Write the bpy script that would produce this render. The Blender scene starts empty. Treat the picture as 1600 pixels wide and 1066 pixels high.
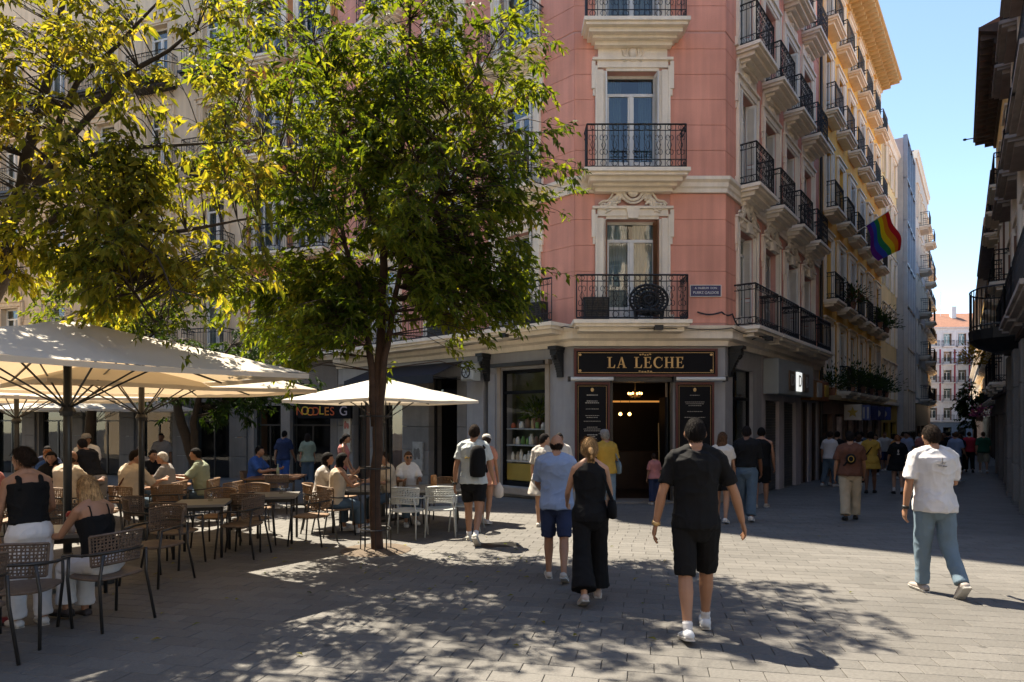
import bpy, bmesh, math, random
from mathutils import Vector, Matrix, noise
R = math.radians
rnd = random.Random(11)
S = bpy.context.scene
COL = S.collection

# ------------------------------------------------------------------ camera, sky, sun, exposure
G = 0.0225                                   # the ground falls 2.25 % away from the camera
cam = bpy.data.objects.new('camera', bpy.data.cameras.new('camera'))
COL.objects.link(cam)
cam.location = (0, 0, 1.70)
cam.rotation_euler = (R(90), 0, 0)
cam.data.sensor_width = 36.0
cam.data.lens = 22.5
cam.data.shift_y = 0.0763
cam.data.clip_start = 0.1
cam.data.clip_end = 2000
S.camera = cam

SUN_AZ = (-0.669, 0.743)                     # towards the sun, on the plan
SUN_EL = R(59)
w = bpy.data.worlds.new('World'); S.world = w; w.use_nodes = True
nt = w.node_tree; nt.nodes.clear()
wo = nt.nodes.new('ShaderNodeOutputWorld'); bg = nt.nodes.new('ShaderNodeBackground')
sky = nt.nodes.new('ShaderNodeTexSky'); sky.sky_type = 'NISHITA'; sky.sun_disc = False
sky.sun_elevation = SUN_EL; sky.sun_rotation = math.atan2(SUN_AZ[0], SUN_AZ[1])
sky.altitude = 1600; sky.air_density = 1.0; sky.dust_density = .25; sky.ozone_density = 2.2
bg.inputs['Strength'].default_value = 0.115
nt.links.new(sky.outputs[0], bg.inputs[0]); nt.links.new(bg.outputs[0], wo.inputs[0])
sl = bpy.data.lights.new('sun', 'SUN'); sl.energy = 5.0; sl.angle = R(0.55); sl.color = (1.0, 0.93, 0.82)
so = bpy.data.objects.new('sun', sl); COL.objects.link(so)
so.rotation_euler = Vector((-SUN_AZ[0]*math.cos(SUN_EL), -SUN_AZ[1]*math.cos(SUN_EL), -math.sin(SUN_EL))).to_track_quat('-Z', 'Y').to_euler()
so.location = (0, 0, 40)
S.view_settings.view_transform = 'Standard'; S.view_settings.look = 'None'
S.view_settings.exposure = 1.72; S.view_settings.use_white_balance = True; S.view_settings.white_balance_temperature = 7200; S.view_settings.white_balance_tint = 8.0; S.view_settings.gamma = 1.0
S.render.engine = 'CYCLES'
S.cycles.use_denoising = True
S.cycles.max_bounces = 6; S.cycles.transparent_max_bounces = 12
S.cycles.sample_clamp_indirect = 6.0

# ------------------------------------------------------------------ helpers
def gz(y): return -G*y
def gp(xp, yp):
    """point of the sloping ground that a pixel of the photograph shows"""
    D = 1.7/((yp-655)/1000-G)
    return ((xp-800)/1000*D, D)

class MB:
    def __init__(s): s.v = []; s.f = []; s.m = []
    def add(s, vs, fs, mi=0):
        b = len(s.v); s.v.extend([tuple(p) for p in vs])
        for f in fs: s.f.append(tuple(b+i for i in f)); s.m.append(mi)
        return s
    def box(s, x0, x1, y0, y1, z0, z1, mi=0):
        return s.add([(x0,y0,z0),(x1,y0,z0),(x1,y1,z0),(x0,y1,z0),(x0,y0,z1),(x1,y0,z1),(x1,y1,z1),(x0,y1,z1)],
              [(0,3,2,1),(4,5,6,7),(0,1,5,4),(1,2,6,5),(2,3,7,6),(3,0,4,7)], mi)
    def bbox(s, x0, x1, y0, y1, z0, z1, c, mi=0):
        """box with its front (low y) edges chamfered by c"""
        return s.add([(x0,y1,z0),(x1,y1,z0),(x1,y1,z1),(x0,y1,z1),(x0,y0+c,z0),(x1,y0+c,z0),(x1,y0+c,z1),(x0,y0+c,z1),
               (x0+c,y0,z0+c),(x1-c,y0,z0+c),(x1-c,y0,z1-c),(x0+c,y0,z1-c)],
              [(0,4,7,3),(1,2,6,5),(0,1,5,4),(3,7,6,2),(4,5,9,8),(5,6,10,9),(6,7,11,10),(7,4,8,11),(8,9,10,11),(0,3,2,1)], mi)
    def tube(s, pts, r, n=6, mi=0, cap=True, closed=False):
        pts = [Vector(p) for p in pts]; N = len(pts)
        rr = r if isinstance(r, (list, tuple)) else [r]*N
        vs = []; up = None
        for i, p in enumerate(pts):
            if closed: t = pts[(i+1) % N]-pts[i-1]
            else: t = pts[min(i+1, N-1)]-pts[max(i-1, 0)]
            if t.length < 1e-9: t = Vector((0, 0, 1))
            t.normalize()
            if up is None:
                up = t.cross(Vector((0, 0, 1)) if abs(t.z) < .9 else Vector((1, 0, 0))).normalized()
            else:
                up = up-t*up.dot(t)
                up = up.normalized() if up.length > 1e-6 else t.orthogonal().normalized()
            q = t.cross(up)
            for k in range(n):
                a = 2*math.pi*k/n
                vs.append(p+(up*math.cos(a)+q*math.sin(a))*rr[i])
        fs = []
        for i in range(N if closed else N-1):
            j = (i+1) % N
            for k in range(n): fs.append((i*n+k, i*n+(k+1) % n, j*n+(k+1) % n, j*n+k))
        if cap and not closed:
            fs.append(tuple(range(n))[::-1]); fs.append(tuple((N-1)*n+k for k in range(n)))
        return s.add(vs, fs, mi)
    def loft(s, rings, mi=0, cap=True):
        n = len(rings[0]); vs = [p for r in rings for p in r]; fs = []
        for i in range(len(rings)-1):
            for k in range(n): fs.append((i*n+k, i*n+(k+1) % n, (i+1)*n+(k+1) % n, (i+1)*n+k))
        if cap: fs.append(tuple(range(n))[::-1]); fs.append(tuple((len(rings)-1)*n+k for k in range(n)))
        return s.add(vs, fs, mi)
    def lathe(s, prof, n=12, c=(0, 0, 0), mi=0):
        return s.loft([[(c[0]+r*math.cos(2*math.pi*k/n), c[1]+r*math.sin(2*math.pi*k/n), c[2]+z) for k in range(n)] for r, z in prof], mi)
    def ell(s, c, rx, ry, rz, nu=12, nv=8, M=None, fn=None, mi=0):
        c = Vector(c); rings = []
        for j in range(nv+1):
            th = math.pi*(j/nv*.98+.01); ring = []
            for k in range(nu):
                a = 2*math.pi*k/nu
                d = Vector((math.sin(th)*math.cos(a), math.sin(th)*math.sin(a), -math.cos(th)))
                f = fn(d) if fn else 1.0
                p = Vector((d.x*rx*f, d.y*ry*f, d.z*rz*f))
                if M is not None: p = M @ p
                ring.append(c+p)
            rings.append(ring)
        return s.loft(rings, mi)
    def prism(s, poly, y0, y1, mi=0):
        """polygon in x,z pushed from y0 to y1"""
        n = len(poly); vs = [(x, y0, z) for x, z in poly]+[(x, y1, z) for x, z in poly]
        fs = [tuple(range(n)), tuple(range(2*n-1, n-1, -1))]
        for k in range(n): fs.append((k, n+k, n+(k+1) % n, (k+1) % n))
        return s.add(vs, fs, mi)
    def data(s, name, mats, smooth=False):
        me = bpy.data.meshes.new(name); me.from_pydata(s.v, [], s.f)
        for m in (mats if isinstance(mats, (list, tuple)) else [mats]): me.materials.append(m)
        if any(s.m): me.polygons.foreach_set('material_index', s.m)
        if smooth: me.polygons.foreach_set('use_smooth', [True]*len(me.polygons))
        me.update(); return me

def ob(name, data, parent=None, M=None, kind=None):
    o = bpy.data.objects.new(name, data); COL.objects.link(o)
    if parent is not None: o.parent = parent
    if M is not None: o.matrix_local = M
    if kind: o['kind'] = kind
    return o
def build(mb, name, mats, parent=None, M=None, smooth=False, kind=None):
    return ob(name, mb.data(name, mats, smooth), parent, M, kind)
def tag(o, label, cat, group=None, kind=None):
    o['label'] = label; o['category'] = cat
    if group: o['group'] = group
    if kind: o['kind'] = kind
    return o
def thing(name, label, cat, loc=(0, 0, 0), rz=0, group=None):
    o = ob(name, None); o.location = loc; o.rotation_euler = (0, 0, rz); o.empty_display_size = .2
    return tag(o, label, cat, group)
_cache = {}
def cached(key, fn):
    if key not in _cache: _cache[key] = fn()
    return _cache[key]
def Tr(x, y, z): return Matrix.Translation((x, y, z))
def frame(ox, oy, ux, uy):
    """facade frame: x along (ux,uy), y into the wall, z up"""
    l = math.hypot(ux, uy); ux /= l; uy /= l
    return Matrix(((ux, -uy, 0, ox), (uy, ux, 0, oy), (0, 0, 1, 0), (0, 0, 0, 1)))

# ------------------------------------------------------------------ materials
def mat(name, col, rough=.7, metal=0.0, var=0.15, vscale=3.0, bump=0.0, bscale=40.0, spec=.4, fine=0.0, streak=0.0, island=0.0, sheen=0.0, spots=0.0):
    if name in bpy.data.materials: return bpy.data.materials[name]
    m = bpy.data.materials.new(name); m.use_nodes = True; n = m.node_tree; b = n.nodes['Principled BSDF']
    b.inputs['Roughness'].default_value = rough; b.inputs['Metallic'].default_value = metal
    b.inputs['Specular IOR Level'].default_value = spec
    if sheen: b.inputs['Sheen Weight'].default_value = sheen
    tc = n.nodes.new('ShaderNodeNewGeometry')
    def noi(sc, det=4, vec=None):
        t = n.nodes.new('ShaderNodeTexNoise'); t.inputs['Scale'].default_value = sc; t.inputs['Detail'].default_value = det
        n.links.new(vec or tc.outputs['Position'], t.inputs['Vector']); return t
    c = n.nodes.new('ShaderNodeRGB'); c.outputs[0].default_value = (*col, 1); cur = c.outputs[0]
    def modulate(cur, fac, amt):
        mr = n.nodes.new('ShaderNodeMapRange'); n.links.new(fac, mr.inputs[0])
        mr.inputs[1].default_value = .25; mr.inputs[2].default_value = .75
        mr.inputs[3].default_value = 1-amt; mr.inputs[4].default_value = 1+amt
        mx = n.nodes.new('ShaderNodeVectorMath'); mx.operation = 'SCALE'
        n.links.new(cur, mx.inputs[0]); n.links.new(mr.outputs[0], mx.inputs['Scale']); return mx.outputs[0]
    if var: cur = modulate(cur, noi(vscale).outputs[0], var)
    if fine: cur = modulate(cur, noi(bscale*.7, 6).outputs[0], fine)
    if streak:
        mp = n.nodes.new('ShaderNodeMapping'); mp.inputs["Scale"].default_value = (90, 90, 6) if name.startswith("hair") else (6, 6, .35)
        n.links.new(tc.outputs['Position'], mp.inputs[0]); cur = modulate(cur, noi(1.0, 5, mp.outputs[0]).outputs[0], streak)
    if island:
        ge = n.nodes.new('ShaderNodeNewGeometry'); oi = n.nodes.new('ShaderNodeObjectInfo')
        ad = n.nodes.new('ShaderNodeMath'); n.links.new(ge.outputs['Random Per Island'], ad.inputs[0]); n.links.new(oi.outputs['Random'], ad.inputs[1])
        fr = n.nodes.new('ShaderNodeMath'); fr.operation = 'FRACT'; n.links.new(ad.outputs[0], fr.inputs[0])
        cur = modulate(cur, fr.outputs[0], island)
    if spots:                                        # old chewing gum and oil drops
        for sc_, th in ((2.3, .055), (5.5, .04)):
            vo = n.nodes.new('ShaderNodeTexVoronoi'); vo.inputs['Scale'].default_value = sc_; n.links.new(tc.outputs['Position'], vo.inputs['Vector'])
            mr = n.nodes.new('ShaderNodeMapRange'); n.links.new(vo.outputs['Distance'], mr.inputs[0]); mr.inputs[1].default_value = th; mr.inputs[2].default_value = th*1.7; mr.inputs[3].default_value = 1-spots; mr.inputs[4].default_value = 1
            mx = n.nodes.new('ShaderNodeVectorMath'); mx.operation = 'SCALE'; n.links.new(cur, mx.inputs[0]); n.links.new(mr.outputs[0], mx.inputs['Scale']); cur = mx.outputs[0]
    n.links.new(cur, b.inputs['Base Color'])
    if bump:
        bp = n.nodes.new('ShaderNodeBump'); bp.inputs['Strength'].default_value = bump; bp.inputs['Distance'].default_value = .02
        n.links.new(noi(bscale, 5).outputs[0], bp.inputs['Height']); n.links.new(bp.outputs[0], b.inputs['Normal'])
    return m
def emis(name, col, st):
    if name in bpy.data.materials: return bpy.data.materials[name]
    m = bpy.data.materials.new(name); m.use_nodes = True; b = m.node_tree.nodes['Principled BSDF']
    b.inputs['Base Color'].default_value = (*col, 1); b.inputs['Emission Color'].default_value = (*col, 1); b.inputs['Emission Strength'].default_value = st
    return m
def glassmat(name, tint=(.75, .82, .85), refl=.22):
    m = bpy.data.materials.new(name); m.use_nodes = True; n = m.node_tree; n.nodes.clear()
    o = n.nodes.new('ShaderNodeOutputMaterial'); mx = n.nodes.new('ShaderNodeMixShader')
    tr = n.nodes.new('ShaderNodeBsdfTransparent'); tr.inputs[0].default_value = (*tint, 1)
    gl = n.nodes.new('ShaderNodeBsdfGlossy'); gl.inputs['Roughness'].default_value = .02; gl.inputs[0].default_value = (.95, .95, .95, 1)
    fr = n.nodes.new('ShaderNodeFresnel'); fr.inputs[0].default_value = 1.5
    ad = n.nodes.new('ShaderNodeMath'); ad.operation = 'ADD'; ad.use_clamp = True; ad.inputs[1].default_value = refl
    tc = n.nodes.new('ShaderNodeTexCoord'); nz = n.nodes.new('ShaderNodeTexNoise'); nz.inputs['Scale'].default_value = 1.3
    bp = n.nodes.new('ShaderNodeBump'); bp.inputs['Strength'].default_value = .04; bp.inputs['Distance'].default_value = .05
    n.links.new(tc.outputs['Object'], nz.inputs['Vector']); n.links.new(nz.outputs[0], bp.inputs['Height']); n.links.new(bp.outputs[0], gl.inputs['Normal'])
    ge = n.nodes.new('ShaderNodeNewGeometry'); iv = n.nodes.new('ShaderNodeMath'); iv.operation = 'SUBTRACT'; iv.inputs[0].default_value = 1; n.links.new(ge.outputs['Backfacing'], iv.inputs[1])
    ff = n.nodes.new('ShaderNodeMath'); ff.operation = 'MULTIPLY'; n.links.new(ad.outputs[0], ff.inputs[0]); n.links.new(iv.outputs[0], ff.inputs[1])      # only the outer face of a pane mirrors
    n.links.new(fr.outputs[0], ad.inputs[0]); n.links.new(ff.outputs[0], mx.inputs[0])
    n.links.new(tr.outputs[0], mx.inputs[1]); n.links.new(gl.outputs[0], mx.inputs[2]); n.links.new(mx.outputs[0], o.inputs[0])
    return m
def thinmat(name, cols, trans=.45, rough=.62, spread=1.0, sc=1.5, tcol=None):
    """leaf or cloth that lets light through; colour picked per leaf from a ramp"""
    m = bpy.data.materials.new(name); m.use_nodes = True; n = m.node_tree; n.nodes.clear()
    o = n.nodes.new('ShaderNodeOutputMaterial')
    if len(cols) > 1:
        ge = n.nodes.new('ShaderNodeNewGeometry'); oi = n.nodes.new('ShaderNodeObjectInfo'); ad = n.nodes.new('ShaderNodeMath')
        n.links.new(ge.outputs['Random Per Island'], ad.inputs[0]); n.links.new(oi.outputs['Random'], ad.inputs[1])
        fr = n.nodes.new('ShaderNodeMath'); fr.operation = 'FRACT'; n.links.new(ad.outputs[0], fr.inputs[0])
        tc = n.nodes.new('ShaderNodeNewGeometry'); nz = n.nodes.new('ShaderNodeTexNoise'); nz.inputs['Scale'].default_value = sc
        n.links.new(tc.outputs['Position'], nz.inputs['Vector'])
        mx0 = n.nodes.new('ShaderNodeMath'); mx0.operation = 'MULTIPLY_ADD'; mx0.inputs[1].default_value = .55
        n.links.new(fr.outputs[0], mx0.inputs[0])
        s2 = n.nodes.new('ShaderNodeMath'); s2.operation = 'MULTIPLY_ADD'; s2.inputs[1].default_value = 1.3; s2.inputs[2].default_value = -.42
        n.links.new(nz.outputs[0], s2.inputs[0]); n.links.new(s2.outputs[0], mx0.inputs[2])
        rp = n.nodes.new('ShaderNodeValToRGB'); cr = rp.color_ramp
        cr.elements[0].color = (*cols[0], 1); cr.elements[0].position = 0; cr.elements[1].color = (*cols[-1], 1); cr.elements[1].position = 1
        for i in range(1, len(cols)-1):
            e = cr.elements.new(i/(len(cols)-1)); e.color = (*cols[i], 1)
        n.links.new(mx0.outputs[0], rp.inputs[0]); src = rp.outputs[0]
    else:
        c = n.nodes.new('ShaderNodeRGB'); c.outputs[0].default_value = (*cols[0], 1); src = c.outputs[0]
    pr = n.nodes.new('ShaderNodeBsdfPrincipled'); pr.inputs['Roughness'].default_value = rough; pr.inputs['Specular IOR Level'].default_value = .22; n.links.new(src, pr.inputs['Base Color'])
    tr = n.nodes.new('ShaderNodeBsdfTranslucent')
    if tcol: tr.inputs[0].default_value = (*tcol, 1)
    else:
        g = n.nodes.new('ShaderNodeVectorMath'); g.operation = 'MULTIPLY'; g.inputs[1].default_value = (2.0, 1.75, .55); n.links.new(src, g.inputs[0]); n.links.new(g.outputs[0], tr.inputs[0])
    mx = n.nodes.new('ShaderNodeMixShader'); mx.inputs[0].default_value = trans
    n.links.new(pr.outputs[0], mx.inputs[1]); n.links.new(tr.outputs[0], mx.inputs[2]); n.links.new(mx.outputs[0], o.inputs[0])
    return m

M_PINK = mat('pink render', (.74, .33, .24), .85, var=.13, vscale=.9, streak=.13, fine=.05, bump=.15, bscale=60)
M_PINK2 = mat('pink render joint', (.62, .33, .27), .9, var=.1)
M_CREAM = mat('cream painted stone', (.84, .74, .61), .75, var=.10, vscale=1.5, streak=.09, fine=.05, bump=.1, bscale=50)
M_ORN = mat('cream plaster ornament', (.80, .70, .57), .8, var=.18, vscale=9, bump=.2, bscale=60)
M_IRON = mat('black wrought iron', (.012, .012, .014), .45, var=.2, spec=.5)
M_WHITEP = mat('white painted wood', (.72, .70, .66), .5, var=.08, streak=.1)
M_BROWNP = mat('brown shutter wood', (.20, .085, .04), .55, var=.15, streak=.15)
M_GREY = mat('grey painted shopfront', (.31, .305, .31), .6, var=.08, streak=.1, bump=.08)
M_STONE = mat('granite', (.20, .18, .16), .75, var=.15, vscale=2, fine=.14, bump=.2, bscale=70, streak=.1, island=.10)
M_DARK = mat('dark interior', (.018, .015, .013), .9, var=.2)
M_DARKWOOD = mat('dark brown wood', (.045, .022, .014), .45, var=.2, streak=.2)
M_BLACKB = mat('black sign board', (.005, .005, .007), .6, var=.1, spec=.15)
M_MAROON = mat('maroon frame', (.085, .012, .014), .35, var=.12)
M_GOLD = mat('gold lettering', (.55, .36, .16), .35, var=.1, metal=.35)
M_CHALK = mat('pale menu print', (.42, .38, .33), .7, var=.2)
M_SHOPG = glassmat('shop glass', (.7, .72, .72), .03)
M_GLASS = glassmat('window glass', (.70, .76, .76), .07)
M_GLASSB = glassmat('bluish glass', (.35, .45, .55), .45)
M_CURT = mat('pale curtain', (.50, .49, .45), .9, var=.1)
M_CURT2 = mat('teal grey curtain', (.10, .15, .15), .9, var=.15)
M_CURT3 = mat('beige blind', (.34, .29, .22), .9, var=.1)
M_ALU = mat('grey aluminium', (.30, .31, .33), .35, metal=.8, var=.1)
M_DKMETAL = mat('charcoal metal', (.045, .043, .042), .38, metal=.5, var=.15)
M_RATTAN = mat('woven rattan', (.17, .10, .055), .6, var=.25, vscale=30)
M_WEAVE = mat('dark woven cane', (.11, .075, .055), .6, var=.3, vscale=30)
M_WHITEM = mat('white enamelled metal', (.42, .44, .43), .35, var=.06)
M_TABLE = mat('grey table top', (.20, .19, .18), .35, var=.12, metal=.2)
M_WOODT = mat('brown table top', (.18, .085, .04), .4, var=.2, vscale=6)
M_BLACKP = mat('black plastic', (.015, .015, .016), .45, var=.1)
M_AWN = mat('pale awning cassette', (.60, .60, .58), .55, var=.06)
M_TILE = mat('clay roof tile', (.27, .13, .085), .8, var=.2, island=.22)
# ------------------------------------------------------------------ plan of the place
C0 = Vector((1.55, 15.8)); C1 = Vector((5.26, 15.8))
UL = Vector((-.7353, .6777)); DR = Vector((.6116, .7912)); D2 = Vector((.593, .805)); UB = Vector((-.956, .294))
L1 = C0+UL*10.6
def left_out(x, y): return (x-C0.x)*-.6777+(y-C0.y)*-.7353
def right_out(x, y): return (x-C1.x)*.7912+(y-C1.y)*-.6116
def back_out(x, y): return (x-L1.x)*-.294+(y-L1.y)*-.956
def open_ground(x, y):
    if x > 1.28+.7*y+.15: return False
    if back_out(x, y) < -.1 and x < 1: return False
    if y < 15.85: return True
    return max(left_out(x, y) if x < 3 else -1, right_out(x, y) if x > 3 else -1) > -.1

# ------------------------------------------------------------------ ground and paving
M_JOINT = mat('paving joint', (.05, .047, .044), .9, var=.2, vscale=4, bump=.2, bscale=80)
M_SLAB = mat('granite paving slab', (.108, .102, .095), .72, var=.16, vscale=.55, fine=.16, bump=.28, bscale=60, island=.085, spec=.35, spots=.45)
M_FARPAVE = mat('far street paving', (.095, .09, .088), .75, var=.2, vscale=.5, bump=.2, bscale=6)
gm = MB()
gm.add([(-90, -25, gz(-25)-.014), (160, -25, gz(-25)-.014), (160, 34, gz(34)-.014), (-90, 34, gz(34)-.014)], [(0, 1, 2, 3)], 0)
gm.add([(-90, 34, gz(34)-.014), (160, 34, gz(34)-.014), (160, 260, gz(260)-.014), (-90, 260, gz(260)-.014)], [(0, 1, 2, 3)], 1)
gm.add([(-900, 260, gz(260)-.014), (1200, 260, gz(260)-.014), (1200, 900, gz(260)-1), (-900, 900, gz(260)-1)], [(0, 1, 2, 3)], 1)
ground = build(gm, 'plaza_ground', [M_JOINT, M_FARPAVE], kind='structure')
ang = R(-12); ca, sa = math.cos(ang), math.sin(ang)
SL, SW, GAP = .38, .19, .005
def slab_local(l, w_, c=.0035, h=.03):
    a, b = l/2, w_/2
    return [(-a, -b, -h), (a, -b, -h), (a, b, -h), (-a, b, -h), (-a, -b, -c), (a, -b, -c), (a, b, -c), (-a, b, -c),
            (-a+c, -b+c, 0), (a-c, -b+c, 0), (a-c, b-c, 0), (-a+c, b-c, 0)]
SF = [(8, 9, 10, 11), (4, 5, 9, 8), (5, 6, 10, 9), (6, 7, 11, 10), (7, 4, 8, 11), (0, 1, 5, 4), (1, 2, 6, 5), (2, 3, 7, 6), (3, 0, 4, 7)]
sm = MB(); sm.add(slab_local(SL-GAP, SW-GAP), SF); slab_me = sm.data('paving_slab', M_SLAB)
near = []; far = []
for j in range(-50, 230):
    for i in range(-105, 105):
        lx = (i+(.5 if j % 2 else 0)+.13*math.sin(j*12.9))*SL; ly = j*SW
        x = lx*ca-ly*sa; y = lx*sa+ly*ca
        if y < -1 or y > 33.5 or abs(x) > .95*max(y, 0)+4.0: continue
        if not open_ground(x, y): continue
        vis = abs(x) < .8*y+.25 and 4.1 < y
        (near if vis else far).append((y, x))
near.sort()
far += near[300:]; near = near[:300]
def slab_axes():
    return Vector((ca, sa, -G*sa)), Vector((-sa, ca, -G*ca))
AX, AY = slab_axes(); AZ = AX.cross(AY)
for y, x in near:
    tx, ty = rnd.gauss(0, .0018), rnd.gauss(0, .0025)
    ax = (AX+AZ*tx).normalized(); ay = (AY+AZ*ty).normalized(); az = ax.cross(ay)
    M = Matrix(((ax.x, ay.x, az.x, x), (ax.y, ay.y, az.y, y), (ax.z, ay.z, az.z, gz(y)+rnd.uniform(-.0012, .001)), (0, 0, 0, 1)))
    ob('paving_slab', slab_me, ground, M)
fm = MB(); base = slab_local(SL-GAP, SW-GAP)
for y, x in far:
    dz = rnd.uniform(-.0012, .001); tx, ty = rnd.gauss(0, .0018), rnd.gauss(0, .0025)
    vs = [(x+p[0]*ca-p[1]*sa, y+p[0]*sa+p[1]*ca, gz(y+p[0]*sa+p[1]*ca)+p[2]+dz+p[0]*tx+p[1]*ty) for p in base[4:]]
    fm.add(vs, [(4, 5, 6, 7), (0, 1, 5, 4), (1, 2, 6, 5), (2, 3, 7, 6), (3, 0, 4, 7)])
build(fm, 'paving_slabs', M_SLAB, ground, kind='stuff')
def cover(name, label, cat, x, y, r, rz, square):
    m = MB(); z = gz(y)
    t = thing(name, label, cat, (x, y, z), rz)
    if square:
        m.box(-r, r, -r*.7, r*.7, -.02, .004)
        for k in range(7): m.box(-r*.9, r*.9, -r*.6+k*r*.18, -r*.6+k*r*.18+r*.09, .003, .009)
    else:
        m.lathe([(r, -.02), (r, .004), (r*.94, .006), (r*.01, .006)], 20)
        for k in range(-3, 4): m.box(-r*.75, r*.75, k*r*.2-.015, k*r*.2+.015, .005, .011)
    build(m, 'plate', M_DKMETAL, t)
cover('drain_cover', 'dark iron drain cover set in the sunlit paving', 'drain cover', *gp(778, 852), .3, .3, True)
cover('manhole_cover', 'round dark manhole cover in the shaded paving before the bar door', 'manhole', *gp(1090, 806), .28, 0, False)

# ------------------------------------------------------------------ facade kit
def wall_grid(mb, u0, u1, z0, z1, ops, y0=0.0, y1=.38, mi=0):
    """wall slab from u0..u1, z0..z1 with rectangular openings left free"""
    zs = sorted({z0, z1, *[min(max(o[2], z0), z1) for o in ops], *[min(max(o[3], z0), z1) for o in ops]})
    for a, b in zip(zs, zs[1:]):
        if b-a < 1e-4: continue
        mid = (a+b)/2; cuts = sorted([(max(o[0], u0), min(o[1], u1)) for o in ops if o[2] < mid < o[3] and o[1] > u0 and o[0] < u1])
        cur = u0
        for c in cuts:
            if c[0]-cur > 1e-4: mb.box(cur, c[0], y0, y1, a, b, mi)
            cur = max(cur, c[1])
        if u1-cur > 1e-4: mb.box(cur, u1, y0, y1, a, b, mi)
def sweep(path, prof, mb=None, mi=0):
    """closed (out, z) outline carried along a mitred plan line, outward to the right of travel turned by -90 degrees"""
    mb = mb or MB(); rings = []
    P = [Vector(p) for p in path]
    for i, p in enumerate(P):
        ns = []
        if i > 0: d = (p-P[i-1]).normalized(); ns.append(Vector((d.y, -d.x)))
        if i < len(P)-1: d = (P[i+1]-p).normalized(); ns.append(Vector((d.y, -d.x)))
        m = (ns[0]+ns[-1]).normalized(); m = m/max(m.dot(ns[0]), .3)
        rings.append([(p.x+m.x*o, p.y+m.y*o, z) for o, z in prof])
    return mb.loft(rings, mi)
def arc(cx, cz, r, a0, a1, n, y=0.0): return [(cx+r*math.cos(R(a0+(a1-a0)*i/n)), y, cz+r*math.sin(R(a0+(a1-a0)*i/n))) for i in range(n+1)]

def rail_panel(mb, x0, x1, h, tf, rich=2, lo=0.0):
    """one flat panel of a wrought iron railing; tf maps (x, z) to a point"""
    w_ = x1-x0
    def tb(pts, r, n=4): mb.tube([tf(p[0], p[1]) for p in pts], r, n)
    for z, r in ((h, .022), (h*.86, .012), (h*.2, .012), (.04, .018)): tb([(x0, z), (x1, z)], r)
    nb = max(2, int(round(w_/.125))); st = w_/nb
    for i in range(nb+1): tb([(x0+i*st, .04), (x0+i*st, h)], .0085 if i % nb else .016)
    if rich < 1: return
    n2 = max(1, int(round(w_/.25))); s2 = w_/n2
    for i in range(n2):
        cx = x0+(i+.5)*s2
        for cz, r in ((h*.93, h*.055), (h*.12, h*.068)):
            tb([(cx+r*math.cos(R(a)), cz+r*math.sin(R(a))) for a in range(0, 361, 45)], .007)
        if rich > 1:
            q = s2*.36; zc = h*.53
            for sx in (-1, 1):
                pts = []
                for k in range(9):
                    a = k/8*math.pi*1.6; rr = q*(1-.6*k/8)
                    pts.append((cx+sx*(q*.55-rr*math.cos(a)*.6), zc+h*.15+rr*math.sin(a)))
                tb(pts, .007)
                pts = [(p[0], 2*zc-p[1]) for p in pts]; tb(pts, .007)
            tb([(cx, zc-.13), (cx+.05, zc), (cx, zc+.13), (cx-.05, zc), (cx, zc-.13)], .008)
def railing_me(w_, d, h=1.05, rich=2, sides=(1, 1)):
    def fn():
        mb = MB()
        rail_panel(mb, -w_/2, w_/2, h, lambda x, z: (x, -d, z), rich)
        if sides[0]: rail_panel(mb, 0, d, h, lambda x, z: (-w_/2, -x, z), min(rich, 1))
        if sides[1]: rail_panel(mb, 0, d, h, lambda x, z: (w_/2, -x, z), min(rich, 1))
        return mb.data('railing', M_IRON)
    return cached(('rail', round(w_, 2), round(d, 2), h, rich, sides), fn)
def slab_me_(w_, d, m, deep=True):
    def fn():
        mb = MB(); d2 = d+.06; q = w_/2+.08
        mb.box(-q, q, -d2-.06, -.003, -.10, -.012)
        mb.box(-q+.05, q-.05, -d2, -.004, -.17, -.1)
        mb.box(-q+.14, q-.14, -d2+.12, -.005, -.27, -.17)
        if deep:
            mb.box(-q+.24, q-.24, -d2+.26, -.006, -.34, -.27)
            mb.box(-q+.32, q-.32, -d2+.40, -.007, -.43, -.34)
        return mb.data('balcony', m)
    return cached(('slab', round(w_, 2), round(d, 2), m.name, deep), fn)
def balcony(root, F, uc, z, w_, d, m=M_CREAM, rich=2, h=1.05, deep=True, sides=(1, 1)):
    b = ob('balcony', slab_me_(w_, d, m, deep), root, F @ Tr(uc, 0, z))
    ob('railing', railing_me(w_, d, h, rich, sides), b)
    return b
def frame_me(w_, h, m):
    def fn():
        mb = MB(); a = w_/2
        for x0, x1, z0, z1, y in ((-a, -a+.06, 0, h, 0), (a-.06, a, 0, h, 0), (-a+.06, a-.06, h-.07, h, 0), (-.028, .028, 0, h*.80, -.012), (-a+.06, a-.06, h*.80, h*.80+.07, .004)):
            mb.box(x0, x1, .20+y, .27+y, z0, z1)
        for s in (-1, 1):
            for x0, x1 in ((.028, .075), (a-.105, a-.06)): mb.box(min(s*x0, s*x1), max(s*x0, s*x1), .215, .262, .0, h*.80)
            mb.box(min(s*.075, s*(a-.105)), max(s*.075, s*(a-.105)), .216, .261, .0, .45)
        return mb.data('window', m)
    return cached(('frame', round(w_, 2), round(h, 2), m.name), fn)
def pane_me(w_, h):
    def fn():
        mb = MB(); mb.box(.07, w_/2-.10, .232, .24, .44, h*.8+.01); mb.box(.0, w_/2-.05, .233, .241, h*.8+.06, h-.06)
        return mb.data('pane', M_GLASS)
    return cached(('pane', round(w_, 2), round(h, 2)), fn)
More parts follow.
